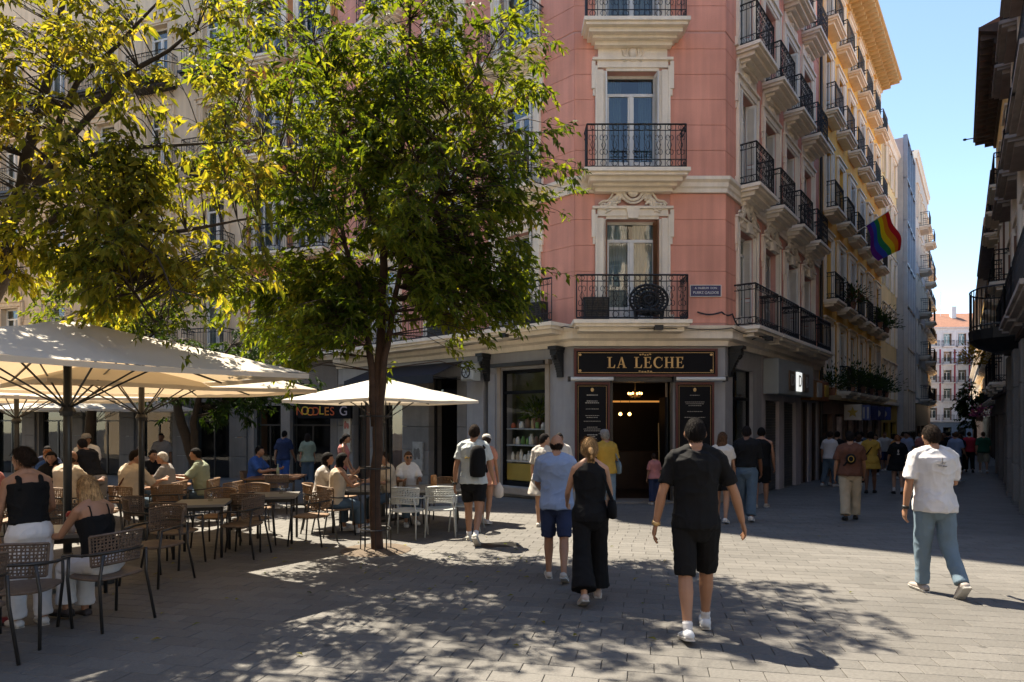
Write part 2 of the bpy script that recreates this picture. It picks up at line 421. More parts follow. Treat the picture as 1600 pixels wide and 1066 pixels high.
def pane2_me(w_, h):
    def fn():
        mb = MB(); mb.box(-(w_/2-.10), -.07, .232, .24, .44, h*.8+.01); mb.box(-(w_/2-.05), .0, .233, .241, h*.8+.06, h-.06)
        return mb.data('pane', M_GLASS)
    return cached(('pane2', round(w_, 2), round(h, 2)), fn)
def curtain_me(w_, h, seed):
    def fn():
        mb = MB(); n = 24; a = w_/2; op = (.10, .34, .0)[seed % 3]
        for s in (-1, 1):
            xs = [s*(a-(a*(1-op))*i/n) for i in range(n+1)]
            vs = []
            for i, x in enumerate(xs):
                y = .34+.025*math.sin(i*1.9+seed)
                vs += [(x, y, .03), (x*.98, y, h-.02)]
            mb.add(vs, [(2*i, 2*i+2, 2*i+3, 2*i+1) for i in range(n)])
        return mb.data('curtain', (M_CURT, M_CURT2, M_CURT3)[seed % 3], True)
    return cached(('curt', round(w_, 2), round(h, 2), seed % 3), fn)
def shutter_me(w_, h, m):
    def fn():
        mb = MB(); e = .045
        mb.box(0, e, 0, .035, 0, h); mb.box(w_-e, w_, 0, .035, 0, h)
        for z in (0, h*.33, h-.08): mb.box(e, w_-e, .001, .034, z, z+.08)
        z = .1
        while z < h-.1:
            if not (h*.33-.03 < z < h*.33+.08):
                mb.add([(e, .004, z), (w_-e, .004, z), (w_-e, .030, z+.03), (e, .030, z+.03), (e, .004, z+.008), (w_-e, .004, z+.008), (w_-e, .030, z+.038), (e, .030, z+.038)],
                       [(0, 1, 2, 3), (7, 6, 5, 4), (0, 4, 5, 1), (2, 6, 7, 3)])
            z += .045
        return mb.data('shutter', m)
    return cached(('shut', round(w_, 2), round(h, 2), m.name), fn)
def surround_me(w_, h, style, m):
    def fn():
        mb = MB(); a = w_/2
        for s in (-1, 1):
            def bx(x0, x1, y0, z0, z1): mb.box(min(s*x0, s*x1), max(s*x0, s*x1), y0, -.001, z0, z1)
            bx(a, a+.07, -.035, 0, h); bx(a+.07, a+.22, -.065, 0, h+.02); bx(a+.22, a+.27, -.10, 0, h+.1)
            if style: bx(a+.27, a+.36, -.085, h-.45, h+.22); bx(a+.275, a+.33, -.06, h-.62, h-.45); bx(a+.28, a+.36, -.09, 0, .22)
        mb.box(-a-.0, a+.0, -.036, -.0012, h, h+.07); mb.box(-a-.22, a+.22, -.066, -.0014, h+.07, h+.24); mb.box(-a-.34, a+.34, -.12, -.0016, h+.24, h+.30)
        if style == 'panel':
            mb.box(-a-.2, a+.2, -.05, -.0018, h+.30, h+.70)
        if style == 'crest': mb.prism([(-.12, h+.0), (.12, h+.0), (.17, h+.27), (-.17, h+.27)], -.13, -.01)
        return mb.data('surround', m)
    return cached(('sur', round(w_, 2), round(h, 2), style, m.name), fn)
def crest_me(w_, kind):
    """plaster ornament over a window, origin at the middle of its foot"""
    def fn():
        mb = MB(); rr = random.Random(5)
        def leaf(x, z, l, a, t=.05):
            Mx = Matrix.Rotation(-a, 3, 'Y'); mb.ell((x, -.07, z), l, t, l*.38, 8, 5, Mx)
        if kind == 'shield':
            mb.ell((0, -.08, .27), .13, .07, .17, 12, 8)
            mb.tube([(.19*math.cos(R(a)), -.08, .27+.24*math.sin(R(a))) for a in range(0, 360, 24)], .035, 6, closed=True)
            for s in (-1, 1):
                for k, (x, z, l, a) in enumerate(((.24, .20, .11, 40), (.30, .32, .10, 75), (.20, .06, .12, -30), (.33, .14, .09, 10), (.14, .5, .09, 110))):
                    leaf(s*x, z, l, R(a if s > 0 else 180-a))
            mb.ell((0, -.09, .55), .08, .06, .08, 8, 6)
        else:
            mb.ell((0, -.12, .55), .17, .09, .19, 14, 8)
            for q, r2 in ((.25, .045), (.33, .03)):
                mb.tube([(q*math.cos(R(a)), -.11, .55+q*1.05*math.sin(R(a))) for a in range(0, 360, 20)], r2, 6, closed=True)
            for s in (-1, 1):
                for k in range(16):
                    f = k/15; x = .28+f*(w_/2+.10-.28); z = .50*(1-f)**1.4+.10+.05*math.sin(k*2.2)
                    leaf(s*x, z, .15-.06*f, R((150 if s > 0 else 30)+rr.uniform(-45, 45)), .07)
                    leaf(s*(x-.03), z-.10, .12-.05*f, R(rr.uniform(0, 180)), .05)
                mb.tube([(s*(.36+.55*i/10), -.09, .46*(1-i/10)**1.2+.16+.05*math.sin(i*.9)) for i in range(11)], .03, 6)
                mb.tube([(s*(w_/2+.12+.10*math.cos(R(a))*(1-a/700)), -.08, .12+.10*math.sin(R(a))*(1-a/700)) for a in range(0, 450, 30)], .025, 6)
            for a in (60, 90, 120): leaf(.34*math.cos(R(a)), .62+.34*math.sin(R(a)), .13, R(a), .06)
        return mb.data('cartouche', M_ORN, True)
    return cached(('crest', kind, round(w_, 2)), fn)
def window(root, F, uc, z, w_, h, style='panel', fm=M_WHITEP, sh=M_WHITEP, sm=M_CREAM, seed=0, closed=0, orn=True):
    W = ob('window', frame_me(w_, h, fm), root, F @ Tr(uc, 0, z))
    if style is not None: ob('surround', surround_me(w_, h, style, sm), W)
    ob('pane', pane_me(w_, h), W); ob('pane', pane2_me(w_, h), W)
    ob('curtain', curtain_me(w_, h, seed), W)
    if sh is not None:
        if closed:                                   # leaves swung across part of the opening
            for s in (-1, 1):
                if closed == 1 and s > 0: M = Tr(w_/2-.01, .02, .02) @ Matrix.Rotation(R(100), 4, 'Z')
                else: M = Tr(-w_/2+.02 if s < 0 else .01, .14, .02)
                ob('shutter', shutter_me(w_/2-.03, h-.06, sh), W, M)
        else:
            ob('shutter', shutter_me(.27, h-.06, sh), W, Tr(-w_/2+.012, -.10, .02) @ Matrix.Rotation(R(80), 4, 'Z'))
            ob('shutter', shutter_me(.27, h-.06, sh), W, Tr(w_/2-.012, -.10, .02) @ Matrix.Rotation(R(103), 4, 'Z'))
    if orn and style == 'panel': ob('cartouche', crest_me(w_, 'shield'), W, Tr(0, 0, h+.20) @ Matrix.Scale(.8, 4))
    if orn and style == 'crest': ob('cartouche', crest_me(w_, 'garland'), W, Tr(0, 0, h+.18) @ Matrix.Scale(.92, 4))
    return W
def courses(root, F, u0, u1, zs, blocks, m, t=.016, gap=.009):
    """render courses with open joints; blocks are u intervals to leave free"""
    for za, zb in zip(zs, zs[1:]):
        cur = u0; segs = []
        for a, b in sorted(blocks):
            if a-cur > .08: segs.append((cur, a))
            cur = max(cur, b)
        if u1-cur > .08: segs.append((cur, u1))
        for a, b in segs:
            key = ('course', round(b-a, 3), round(zb-za, 3), m.name)
            me = cached(key, lambda: MB().bbox(0, b-a, -t, -.001, gap/2, zb-za-gap/2, .004).data('wall_course', m))
            ob('wall_course', me, root, F @ Tr(a, 0, za))
def lin(a, b, n): return [a+(b-a)*i/n for i in range(n+1)]
# ------------------------------------------------------------------ pink corner building
FL = frame(L1.x, L1.y, .7353, -.6777); FC = frame(C0.x, C0.y, 1, 0); FR = frame(C1.x, C1.y, DR.x, DR.y)
RE = C1+DR*9.95
pink = thing('corner_building', 'pink rendered corner building with cream window surrounds and iron balconies', 'building', (3.4, 15.8, gz(15.8)))
PR = Tr(-3.4, -15.8, -gz(15.8))
def rel(F): return PR @ F
LV = [4.05, 7.68, 11.25, 14.8, 18.3]; ROOF = 22.0
chU = 1.42
wins = {'L': [(8.65, 1.2), (5.75, 1.2), (2.85, 1.2)], 'C': [(chU, 1.30)], 'R': [(1.6, 1.12), (3.8, 1.12), (6.0, 1.12), (8.2, 1.12)]}
faces = {'L': (FL, 10.6), 'C': (FC, 3.71), 'R': (FR, 9.95)}
WH = [2.58, 2.6, 2.45, 2.3, 2.2]
for key, (F, wd) in faces.items():
    mb = MB(); ops = [(u-w_/2, u+w_/2, z+.01, z+h) for u, w_ in wins[key] for z, h in zip(LV, WH)]
    wall_grid(mb, 0 if key != 'C' else .0, wd, 3.55, ROOF, ops)
    build(mb, 'wall', M_PINK2, pink, rel(F))
    for li, z in enumerate(LV):
        if li > 3 or (key == 'L' and li > 3): continue
        blocks = [(u-w_/2-.28, u+w_/2+.28) for u, w_ in wins[key]]
        top = LV[li+1]-.42 if li < 4 else ROOF-.6
        courses(pink, rel(F), .0, wd, lin(z+.02, top, 5), blocks, M_PINK)
        if key != 'L' or True:
            courses(pink, rel(F), .0, wd, [top, LV[li+1]-.03] if li else [top, top+.02], blocks, M_PINK) if li else None
    for wi, (u, w_) in enumerate(wins[key]):
        for li, z in enumerate(LV):
            st = 'crest' if li == 0 else 'panel'
            cl = 0
            if key == 'R': cl = (1, 2, 0, 1)[(wi+li*2) % 4]
            window(pink, rel(F), u, z, w_, WH[li], st, sh=(M_BROWNP if li == 0 and key == 'C' else M_WHITEP), seed=wi+li, closed=cl)
            if li == 0:
                if key == 'C': balcony(pink, rel(F), 1.28, z, 2.62, .72, deep=False, sides=(0, 1))
                if key == 'R': balcony(pink, rel(F), u, z, 1.95, .55, rich=1, deep=False)
            else:
                balcony(pink, rel(F), u, z, 2.36 if key == 'C' else (1.50 if key == 'R' else 1.9), .55 if key == 'C' else .50)
balcony(pink, rel(FL), 5.45, LV[0], 10.0, .72, rich=1, deep=False, sides=(1, 0))
plan = [L1, C0, C1, RE]
def band(name, z0, prof, m=M_CREAM, path=plan): return build(sweep(path, [(o, z0+z) for o, z in prof]), name, m, pink, PR)
band('string_course', 7.27, [(0.002, 0), (.07, 0), (.07, .10), (.10, .14), (.10, .24), (.16, .30), (.16, .38), (0.002, .40)])
band('cornice', 3.50, [(0.002, 0), (.08, 0), (.10, .12), (.22, .17), (.22, .34), (.30, .40), (.32, .47), (.002, .49)])
band('eaves_cornice', ROOF-.62, [(.002, 0), (.10, 0), (.14, .2), (.35, .3), (.55, .36), (.95, .42), (1.0, .60), (.002, .66)])
rm = MB(); back = [RE+Vector((-9, 7)), L1+Vector((8, 9))]
poly = [(p.x, p.y) for p in plan+back]
rm.loft([[(x, y, ROOF) for x, y in poly], [(x*.92+.08*3, y*.92+.08*22, ROOF+1.7) for x, y in poly]])
build(rm, 'roof', M_TILE, pink, PR)
def core(root, Rm, pts, z0, z1, m=M_DARK):
    mb = MB(); mb.loft([[(x, y, z0) for x, y in pts], [(x, y, z1) for x, y in pts]]); return build(mb, 'inner_walls', m, root, Rm)
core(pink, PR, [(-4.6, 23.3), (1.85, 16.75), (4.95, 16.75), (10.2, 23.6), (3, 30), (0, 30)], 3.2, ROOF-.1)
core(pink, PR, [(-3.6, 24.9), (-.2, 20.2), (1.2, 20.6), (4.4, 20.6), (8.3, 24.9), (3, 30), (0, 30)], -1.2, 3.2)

# ground storey of the pink building
GB = -1.1
mb = MB(); wall_grid(mb, 0, 3.71, GB, 3.5, [(.93, 2.34, -.35, 2.62)], 0, .45); build(mb, 'shopfront_wall', M_GREY, pink, rel(FC))
for a, b in ((.02, .90), (2.40, 3.69)):
    mb = MB(); mb.bbox(a, b, -.05, -.002, -.35, .25, .02); build(mb, 'plinth', M_STONE, pink, rel(FC))
mb = MB()
for x in (.87, 2.34): mb.box(x, x+.06, -.06, .2, -.37, 2.62)
mb.box(.87, 2.40, -.062, .2, 2.62, 2.72); build(mb, 'door_frame', M_DKMETAL, pink, rel(FC))
mb = MB(); mb.box(.8, 2.5, -.25, .45, -.42, -.31); build(mb, 'door_step', M_STONE, pink, rel(FC))
d = MB(); d.box(0, .045, 0, .62, 0, 2.55); d.box(.0, .62, -.02, .03, 0, .01)
door = build(d, 'door', M_BLACKB, pink, rel(FC) @ Tr(2.28, .22, -.30))
mb = MB(); mb.tube([(-.03, .5, .8), (-.05, .5, 1.9)], .015, 6); build(mb, 'handle', M_GOLD, door)
# left front: grey bay with display window, then granite pillars and dark shops
def Lu(t): return 10.6-t
mb = MB(); wall_grid(mb, Lu(2.72), 10.6, GB, 3.5, [(Lu(2.51), Lu(.92), -.10, 3.02)], 0, .45); build(mb, 'shopfront_wall', M_GREY, pink, rel(FL))
mb = MB(); wall_grid(mb, 0, Lu(2.722), 2.95, 3.5, [], 0, .45); build(mb, 'shop_lintel', M_GREY, pink, rel(FL))
pil = [(2.72, 3.0, M_GREY), (3.18, 3.86, M_GREY), (3.861, 4.27, M_STONE), (5.55, 6.85, M_STONE), (8.05, 8.62, M_STONE), (9.62, 10.6, M_STONE)]
for a, b, m in pil:
    n = 5 if m is M_STONE else 1; zs = lin(-.75, 2.949, n)
    for za, zb in zip(zs, zs[1:]):
        me = MB().bbox(Lu(b), Lu(a), -.03, .5, za+.004, zb-.004, .012).data('pillar_block', m)
        ob('pillar_block', me, pink, rel(FL))
for a, b, g in ((3.0, 3.18, 1), (6.85, 8.05, 1), (4.27, 5.55, 0), (8.62, 9.62, 0)):
    mb = MB(); u0, u1 = Lu(b), Lu(a)
    for x in (u0, u1-.06): mb.box(x+.001, x+.059, .2, .28, -.7, 2.94)
    mb.box(u0+.06, u1-.06, .201, .279, 2.2, 2.27); mb.box(u0+.06, u1-.06, .202, .278, -.7, -.35)
    fr = build(mb, 'shop_frame', M_DKMETAL, pink, rel(FL))
    mb = MB(); mb.box(u0+.06, u1-.06, .235, .243, 2.27, 2.94)
    if g: mb.box(u0+.06, u1-.06, .236, .244, -.35, 2.2)
    build(mb, 'pane', M_SHOPG, fr)
# display window of the bar: frame, shelves, things on the shelves
dw = MB(); u0, u1 = Lu(2.51), Lu(.92)
for x in (u0, u1-.07): dw.box(x+.001, x+.069, .06, .16, -.10, 3.02)
dw.box(u0+.07, u1-.07, .061, .159, 2.38, 2.46); dw.box(u0+.07, u1-.07, .062, .158, 2.94, 3.019); dw.box(u0+.07, u1-.07, .063, .157, -.1, .02)
dsp = build(dw, 'display_window', M_BLACKB, pink, rel(FL))
mb = MB(); mb.box(u0+.07, u1-.07, .1, .108, .02, 2.38); mb.box(u0+.07, u1-.07, .101, .109, 2.46, 2.94); build(mb, 'pane', glassmat('display glass', (.95, .96, .96), .0), dsp)
mb = MB(); mb.box(u0-.12, u0-.003, -.05, .0, -.12, 3.1); mb.box(u1+.003, u1+.13, -.05, .0, -.12, 3.1); mb.box(u0-.2, u1+.2, -.16, .0, 3.1, 3.22); mb.box(u0-.15, u1+.15, -.22, .05, -.28, -.12)
build(mb, 'surround', mat('sandstone trim', (.36, .30, .24), .8, var=.12, bump=.15), pink, rel(FL))
mb = MB(); mb.box(u0-.2, u1+.1, -.24, -.16, 3.1, 3.2); build(mb, 'blind_roll', M_DKMETAL, pink, rel(FL))
M_SHELF = mat('shelf white', (.42, .42, .40), .5); M_MUST = mat('mustard panel', (.45, .30, .05), .6, var=.1)
mb = MB(); mb.box(u0-.3, u1+.3, .95, 1.0, -.1, 3.0); mb.box(u0-.35, u0-.30, .5, 1.0, -.1, 3.0); mb.box(u1+.3, u1+.35, .5, 1.0, -.1, 3.0)
build(mb, 'display_back', mat('display backdrop', (.16, .17, .10), .8, var=.3), dsp)
for z in (.55, .98, 1.42): mb = MB(); mb.box(u0+.08, u1-.08, .13, .6, z, z+.03); build(mb, 'shelf', M_SHELF, dsp)
mb = MB(); mb.box(u0+.1, u1-.3, .13, .19, .05, .5); build(mb, 'panel', M_MUST, dsp)
rs = random.Random(3)
jarcols = [(.50, .12, .05), (.6, .45, .25), (.20, .12, .08), (.45, .36, .25), (.7, .66, .58), (.16, .30, .08)]
for z in (.58, 1.01, 1.45):
    x = u0+.2
    while x < u1-.2:
        r = rs.uniform(.04, .075); h = rs.uniform(.14, .30); mb = MB()
        mb.lathe([(r*.8, 0), (r, .02), (r, h*.7), (r*.55, h*.85), (r*.6, h)], 8, (x, .22+rs.uniform(0, .1), z+.001))
        qi = rs.randrange(6); build(mb, 'display_jar', mat('jar%d' % qi, jarcols[qi], .4), dsp, smooth=True); x += r*2+rs.uniform(.02, .07)

# bar room behind the open door
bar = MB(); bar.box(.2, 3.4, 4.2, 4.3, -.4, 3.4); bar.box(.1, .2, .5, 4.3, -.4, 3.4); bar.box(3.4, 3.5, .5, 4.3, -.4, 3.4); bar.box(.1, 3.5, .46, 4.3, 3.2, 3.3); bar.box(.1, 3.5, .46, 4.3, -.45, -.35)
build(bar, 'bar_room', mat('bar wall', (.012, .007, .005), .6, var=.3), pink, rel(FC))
mb = MB(); mb.box(.3, 3.3, 3.0, 3.5, -.35, .75); build(mb, 'bar_counter', M_DARKWOOD, pink, rel(FC))
mb = MB(); mb.box(.4, 3.3, 3.95, 4.0, 2.22, 2.27); build(mb, 'light_strip', emis('warm strip', (1.0, .45, .12), .16), pink, rel(FC))
ch = thing('chandelier', 'small lit brass chandelier hanging inside the bar doorway', 'chandelier', (C0.x+1.68, C0.y+1.0, 2.33))
mb = MB(); mb.tube([(0, 0, .12), (0, 0, .86)], .008, 5); mb.lathe([(.01, .1), (.035, .06), (.02, -.06), (.005, -.1)], 8)
for k in range(6):
    a = k*math.pi/3; mb.tube([(0, 0, 0), (.1*math.cos(a), .1*math.sin(a), -.06), (.17*math.cos(a), .17*math.sin(a), .01)], .008, 5)
build(mb, 'stem', M_GOLD, ch)
for k in range(6):
    a = k*math.pi/3; mb = MB(); mb.ell((.17*math.cos(a), .17*math.sin(a), .045), .022, .022, .035, 8, 6); build(mb, 'bulb', emis('lit bulb', (1.0, .50, .16), 3), ch, smooth=True)
for k, (x, lab) in enumerate(((.62, 'leftmost glowing globe lamp over the bar counter'), (1.35, 'middle glowing globe lamp over the bar counter'), (1.62, 'rightmost glowing globe lamp over the bar counter'))):
    t = thing('pendant_lamp', lab, 'lamp', (C0.x+x+.3, C0.y+3.1, 1.85), group='globe lamps over the bar')
    mb = MB(); mb.tube([(0, 0, .05), (0, 0, 1.34)], .006, 4); build(mb, 'cord', M_BLACKP, t)
    mb = MB(); mb.ell((0, 0, 0), .05, .05, .05, 10, 8); build(mb, 'globe', emis('lit bulb', (1.0, .50, .16), 3), t, smooth=True)

# ------------------------------------------------------------------ bar sign and menu boards
def glyph(ch_):
    q = []; T, t = .17, .065
    def bx(x0, x1, z0, z1): q.append([(x0, z0), (x1, z0), (x1, z1), (x0, z1)])
    if ch_ == 'L': bx(.12, .12+T, 0, 1); bx(0, .42, .94, 1); bx(0, .68, 0, .06); q.append([(.55, .06), (.68, .06), (.72, .30), (.67, .30)]); wd = .74
    elif ch_ == 'A':
        q.append([(.08, 0), (.15, 0), (.46, 1), (.40, 1)]); q.append([(.60, 0), (.80, 0), (.50, 1), (.36, 1)]); bx(.22, .68, .31, .37); bx(0, .26, 0, .05); bx(.52, .90, 0, .05); wd = .92
    elif ch_ == 'E':
        bx(.10, .10+T, 0, 1); bx(0, .66, .94, 1); bx(0, .68, 0, .06); bx(.27, .52, .48, .54); bx(.50, .54, .38, .64)
        q.append([(.58, .74), (.63, .74), (.66, .94), (.54, .94)]); q.append([(.55, .06), (.68, .06), (.72, .28), (.67, .28)]); wd = .76
    elif ch_ == 'H':
        bx(.10, .10+T, 0, 1); bx(.62, .62+T, 0, 1); bx(.27, .62, .47, .53)
        for x in (0, .52): bx(x, x+.37, 0, .05); bx(x, x+.37, .95, 1)
        wd = .92
    elif ch_ == 'C':
        n = 18
        for i in range(n):
            a0, a1 = R(42+276*i/n), R(42+276*(i+1)/n)
            o = lambda a: (.46+.45*math.cos(a), .5+.52*math.sin(a)); e = lambda a: (.52+.33*math.cos(a), .5+.44*math.sin(a))
            q.append([o(a0), o(a1), e(a1), e(a0)])
        q.append([(.76, .68), (.82, .68), (.82, 1.0), (.77, .92)]); q.append([(.76, .22), (.77, .1), (.84, .28), (.82, .30)]); wd = .88
    else: wd = .42
    return q, wd
def serif(mb, txt, x, z, h, y0, y1, sp=.12):
    W = sum(glyph(c)[1] for c in txt)+sp*(len(txt)-1); k = h; cx = x-W*k/2
    for c in txt:
        q, wd = glyph(c)
        for p in q: mb.prism([(cx+a*k, z+b*k) for a, b in p], y0, y1)
        cx += (wd+sp)*k
def scroll(mb, x, z, s, y): mb.tube([(x+s*(.9-.75*i/12)*math.cos(i*.6)*.5+s*.4, y, z+abs(s)*.5*math.sin(i*.6)*(.9-.7*i/12)) for i in range(13)], .006, 4)
sg = thing('bar_sign', 'long black signboard with gold serif lettering LA LECHE over the bar door', 'sign', (3.3, 15.8, 3.1))
SGM = Tr(-3.3+C0.x, -0.0, -3.1)
mb = MB(); mb.box(.0, 3.46, -.10, -.003, 2.77, 3.40); build(mb, 'board', M_BLACKB, sg, SGM)
mb = MB()
for x0, x1, z0, z1 in ((-.03, 3.49, 2.74, 2.80), (-.03, 3.49, 3.37, 3.43), (-.03, .03, 2.80, 3.37), (3.43, 3.49, 2.80, 3.37)): mb.box(x0, x1, -.13, -.004, z0, z1)
build(mb, 'sign_frame', M_MAROON, sg, SGM)
mb = MB()
for x0, x1, z0, z1 in ((.07, 3.39, 2.835, 2.845), (.07, 3.39, 3.325, 3.335), (.07, .08, 2.845, 3.325), (3.38, 3.39, 2.845, 3.325)): mb.box(x0, x1, -.104, -.099, z0, z1)
for x in (.12, 3.34):
    for z in (2.89, 3.28): mb.lathe([(.035, 0), (.03, .004)], 8, (0, 0, 0)) if False else mb.ell((x, -.103, z), .035, .006, .03, 8, 6)
for k in range(5): mb.ell((1.60+k*.06, -.103, 3.28+.01*math.sin(k*2)), .026, .006, .02, 6, 5); mb.ell((1.58+k*.07, -.103, 2.87+.008*math.cos(k*2)), .03, .006, .016, 6, 5)
build(mb, 'gilt_line', M_GOLD, sg, SGM)
mb = MB(); serif(mb, 'LA LECHE', 1.73, 2.955, .27, -.112, -.098); build(mb, 'lettering', M_GOLD, sg, SGM)
def menu(x0, x1, lab, seed):
    t = thing('menu_board', lab, 'menu board', ((x0+x1)/2+C0.x, 15.8, .4), group='menu boards beside the bar door'); Mx = Tr(-(x0+x1)/2, 0, -.4); rr = random.Random(seed)
    mb = MB(); mb.box(x0, x1, -.085, -.055, .42, 2.55); build(mb, 'board', M_BLACKB, t, Mx)
    mb = MB()
    for a, b, c, d_ in ((x0-.05, x1+.05, .36, .42), (x0-.05, x1+.05, 2.55, 2.61), (x0-.05, x0, .42, 2.55), (x1, x1+.05, .42, 2.55)): mb.box(a, b, -.11, -.052, c, d_)
    build(mb, 'board_frame', M_MAROON, t, Mx)
    mb = MB(); cx = (x0+x1)/2
    mb.ell((cx, -.087, 2.42), .04, .006, .05, 8, 6)
    for q in ((x0+.03, x1-.03, 2.51, 2.516), (x0+.03, x0+.036, .46, 2.51), (x1-.036, x1-.03, .46, 2.51)): mb.box(q[0], q[1], -.089, -.084, q[2], q[3])
    build(mb, 'gilt_line', M_GOLD, t, Mx)
    mb = MB(); z = 2.28
    while z > .6:
        big = rr.random() < .28; n = rr.randint(1, 3); hw = rr.uniform(.09, .22)*(x1-x0)/.7
        for _ in range(n):
            x = cx-hw
            while x < cx+hw:
                l = rr.uniform(.015, .05); mb.box(x, min(x+l, cx+hw), -.0885, -.084, z, z+(.022 if big else .012)); x += l+.010
            z -= .045; hw = rr.uniform(.06, .2)*(x1-x0)/.7
        z -= rr.uniform(.04, .12)
    build(mb, 'menu_print', M_CHALK, t, Mx)
menu(.04, .80, 'black menu board with maroon frame left of the bar door', 1)
menu(2.52, 3.36, 'black menu board with maroon frame right of the bar door', 2)
for x0, x1, lab in ((-.15, .95, 'grey rolled awning tube above the left menu board'), (2.42, 3.68, 'grey rolled awning tube above the right menu board')):
    t = thing('awning_roll', lab, 'awning', (C0.x+(x0+x1)/2, 15.62, 2.68), group='rolled awnings over the menu boards')
    mb = MB(); mb.tube([(-(x1-x0)/2, 0, 0), ((x1-x0)/2, 0, 0)], .05, 10); build(mb, 'roller', M_AWN, t, smooth=False)
    mb = MB()
    for s in (-1, 1): mb.box(s*(x1-x0)/2-.03, s*(x1-x0)/2+.03, -.05, .18, -.06, .06)
    build(mb, 'bracket', M_BLACKP, t)
def txt(name, s, size, m, parent, M, ext=.004):
    c = bpy.data.curves.new(name, 'FONT'); c.body = s; c.size = size; c.extrude = ext; c.align_x = 'CENTER'; c.align_y = 'CENTER'; c.materials.append(m)
    tmp = bpy.data.objects.new(name, c); me = bpy.data.meshes.new_from_object(tmp); me.name = name; bpy.data.objects.remove(tmp); bpy.data.curves.remove(c)
    return ob(name, me, parent, M @ Matrix.Rotation(R(90), 4, 'X'))
st = thing('street_sign', 'small blue enamel street name plate on the pink corner wall', 'sign', (C0.x+2.87+.35, 15.77, 4.86))
mb = MB(); mb.bbox(-.37, .37, -.02, .012, -.13, .13, .008); build(mb, 'plate', mat('blue enamel', (.012, .02, .10), .25, var=.1), st)
mb = MB()
for q in ((-.385, .385, -.145, -.13), (-.385, .385, .13, .145), (-.385, -.37, -.13, .13), (.37, .385, -.13, .13)): mb.box(q[0], q[1], -.018, .01, q[2], q[3])
build(mb, 'rim', M_WHITEP, st)
M_LET = mat('white enamel letters', (.72, .72, .75), .4, var=.05)
txt('lettering', 'A. MUSEUM  DON', .068, M_LET, st, Tr(0, -.023, .062)); txt('lettering', 'PUERZ GALDOS', .088, M_LET, st, Tr(0, -.023, -.05))

# small fixtures on the corner
def corbel(x, y, rz, lab):
    t = thing('wall_bracket', lab, 'bracket', (x, y, 2.85), rz, 'black scroll brackets under the shop cornice')
    mb = MB(); mb.box(-.13, .13, -.36, 0, .58, .66); mb.box(-.11, .11, -.30, 0, .50, .58); mb.prism([(0, 0)]*3, 0, 0) if False else None
    for s in range(10):
        a = s/9; mb.box(-.09, .09, -.26*(1-a)**1.5-.05, 0, .50-.06*(s+1), .50-.06*s)
    mb.tube([(0, -.22+.07*math.cos(R(a)), .42+.07*math.sin(R(a))) for a in range(0, 360, 40)], .03, 6, closed=True)
    build(mb, 'scroll', M_BLACKP, t)
pL = C0+UL*.42; corbel(pL.x-.02, pL.y-.02, math.atan2(-.6777, .7353), 'black scroll bracket between the display window and the bar sign')
pL = C0+UL*3.0; corbel(pL.x-.02, pL.y-.02, math.atan2(-.6777, .7353), 'black scroll bracket left of the display window')
pR = C1+DR*.28; corbel(pR.x+.02, pR.y-.02, math.atan2(DR.y, DR.x), 'black scroll bracket at the street side of the bar corner')
ac = C0+UL*3.35
t = thing('air_conditioner', 'white wall fan unit beside the scroll bracket above the left shops', 'fan unit', (ac.x-.25, ac.y-.3, 2.78), math.atan2(-.6777, .7353))
mb = MB(); mb.bbox(-.24, .24, -.16, .16, -.02, .46, .05); build(mb, 'casing', M_WHITEM, t)
mb = MB(); mb.tube([(.16*math.cos(R(a)), -.165, .22+.16*math.sin(R(a))) for a in range(0, 360, 30)], .02, 5, closed=True)
for a in range(0, 360, 60): mb.tube([(0, -.165, .22), (.16*math.cos(R(a)), -.165, .22+.16*math.sin(R(a)))], .01, 4)
build(mb, 'fan_grille', M_DKMETAL, t)
def spot(x, y, z, rz, lab, arm=.4):
    t = thing('flood_lamp', lab, 'lamp', (x, y, z), rz, 'black lamps on the corner cornice')
    mb = MB(); mb.tube([(0, 0, 0), (0, -arm*.5, .07), (0, -arm, .02)], .015, 6); build(mb, 'arm', M_BLACKP, t)
    mb = MB(); mb.box(-.10, .10, -arm-.1, -arm+.06, -.06, .05); mb.box(-.45, .45, -arm+.0, -arm+.02, -.03, -.015); build(mb, 'lamp_head', M_BLACKP, t)
spot(C0.x+1.9, 15.5, 3.86, 0, 'black lamp with thin rod in the middle of the cornice above the bar sign')
q = C0+UL*1.7; spot(q.x-.2, q.y-.2, 3.86, math.atan2(-.6777, .7353), 'black lamp on the cornice above the display window')
q = C1+DR*1.1; spot(q.x+.25, q.y-.18, 3.75, math.atan2(DR.y, DR.x), 'black lamp on the cornice at the start of the side street')
cb = MB()
def cable(pts, r=.011):
    out = []
    for i in range(len(pts)-1):
        a, b = Vector(pts[i]), Vector(pts[i+1])
        for k in range(8):
            f = k/8; p = a.lerp(b, f); p.z -= .06*math.sin(math.pi*f); out.append(p)
    out.append(Vector(pts[-1])); cb.tube(out, r, 5)
nL = Vector((-.6777, -.7353)); nR = Vector((.7912, -.6116))
def PL(t, o, z): p = C0+UL*t+nL*o; return (p.x, p.y, z)
def PRt(t, o, z): p = C1+DR*t+nR*o; return (p.x, p.y, z)
cable([PL(9, .34, 3.9), PL(6, .34, 3.93), PL(3, .34, 3.88), PL(1.2, .36, 3.92), PL(0, .4, 3.95), (2.4, 15.43, 3.9), (4.0, 15.43, 3.93), (5.3, 15.43, 3.9), PRt(1.4, .36, 3.9), PRt(4, .36, 3.92), PRt(9, .36, 3.85)])
cable([PL(5, .36, 3.80), PL(2.2, .36, 3.86), PL(1.4, .38, 3.80)]); cable([(4.55, 15.72, 4.33), (5.15, 15.72, 4.33), PRt(.3, .08, 4.33), PRt(.5, .2, 4.0)], .02)
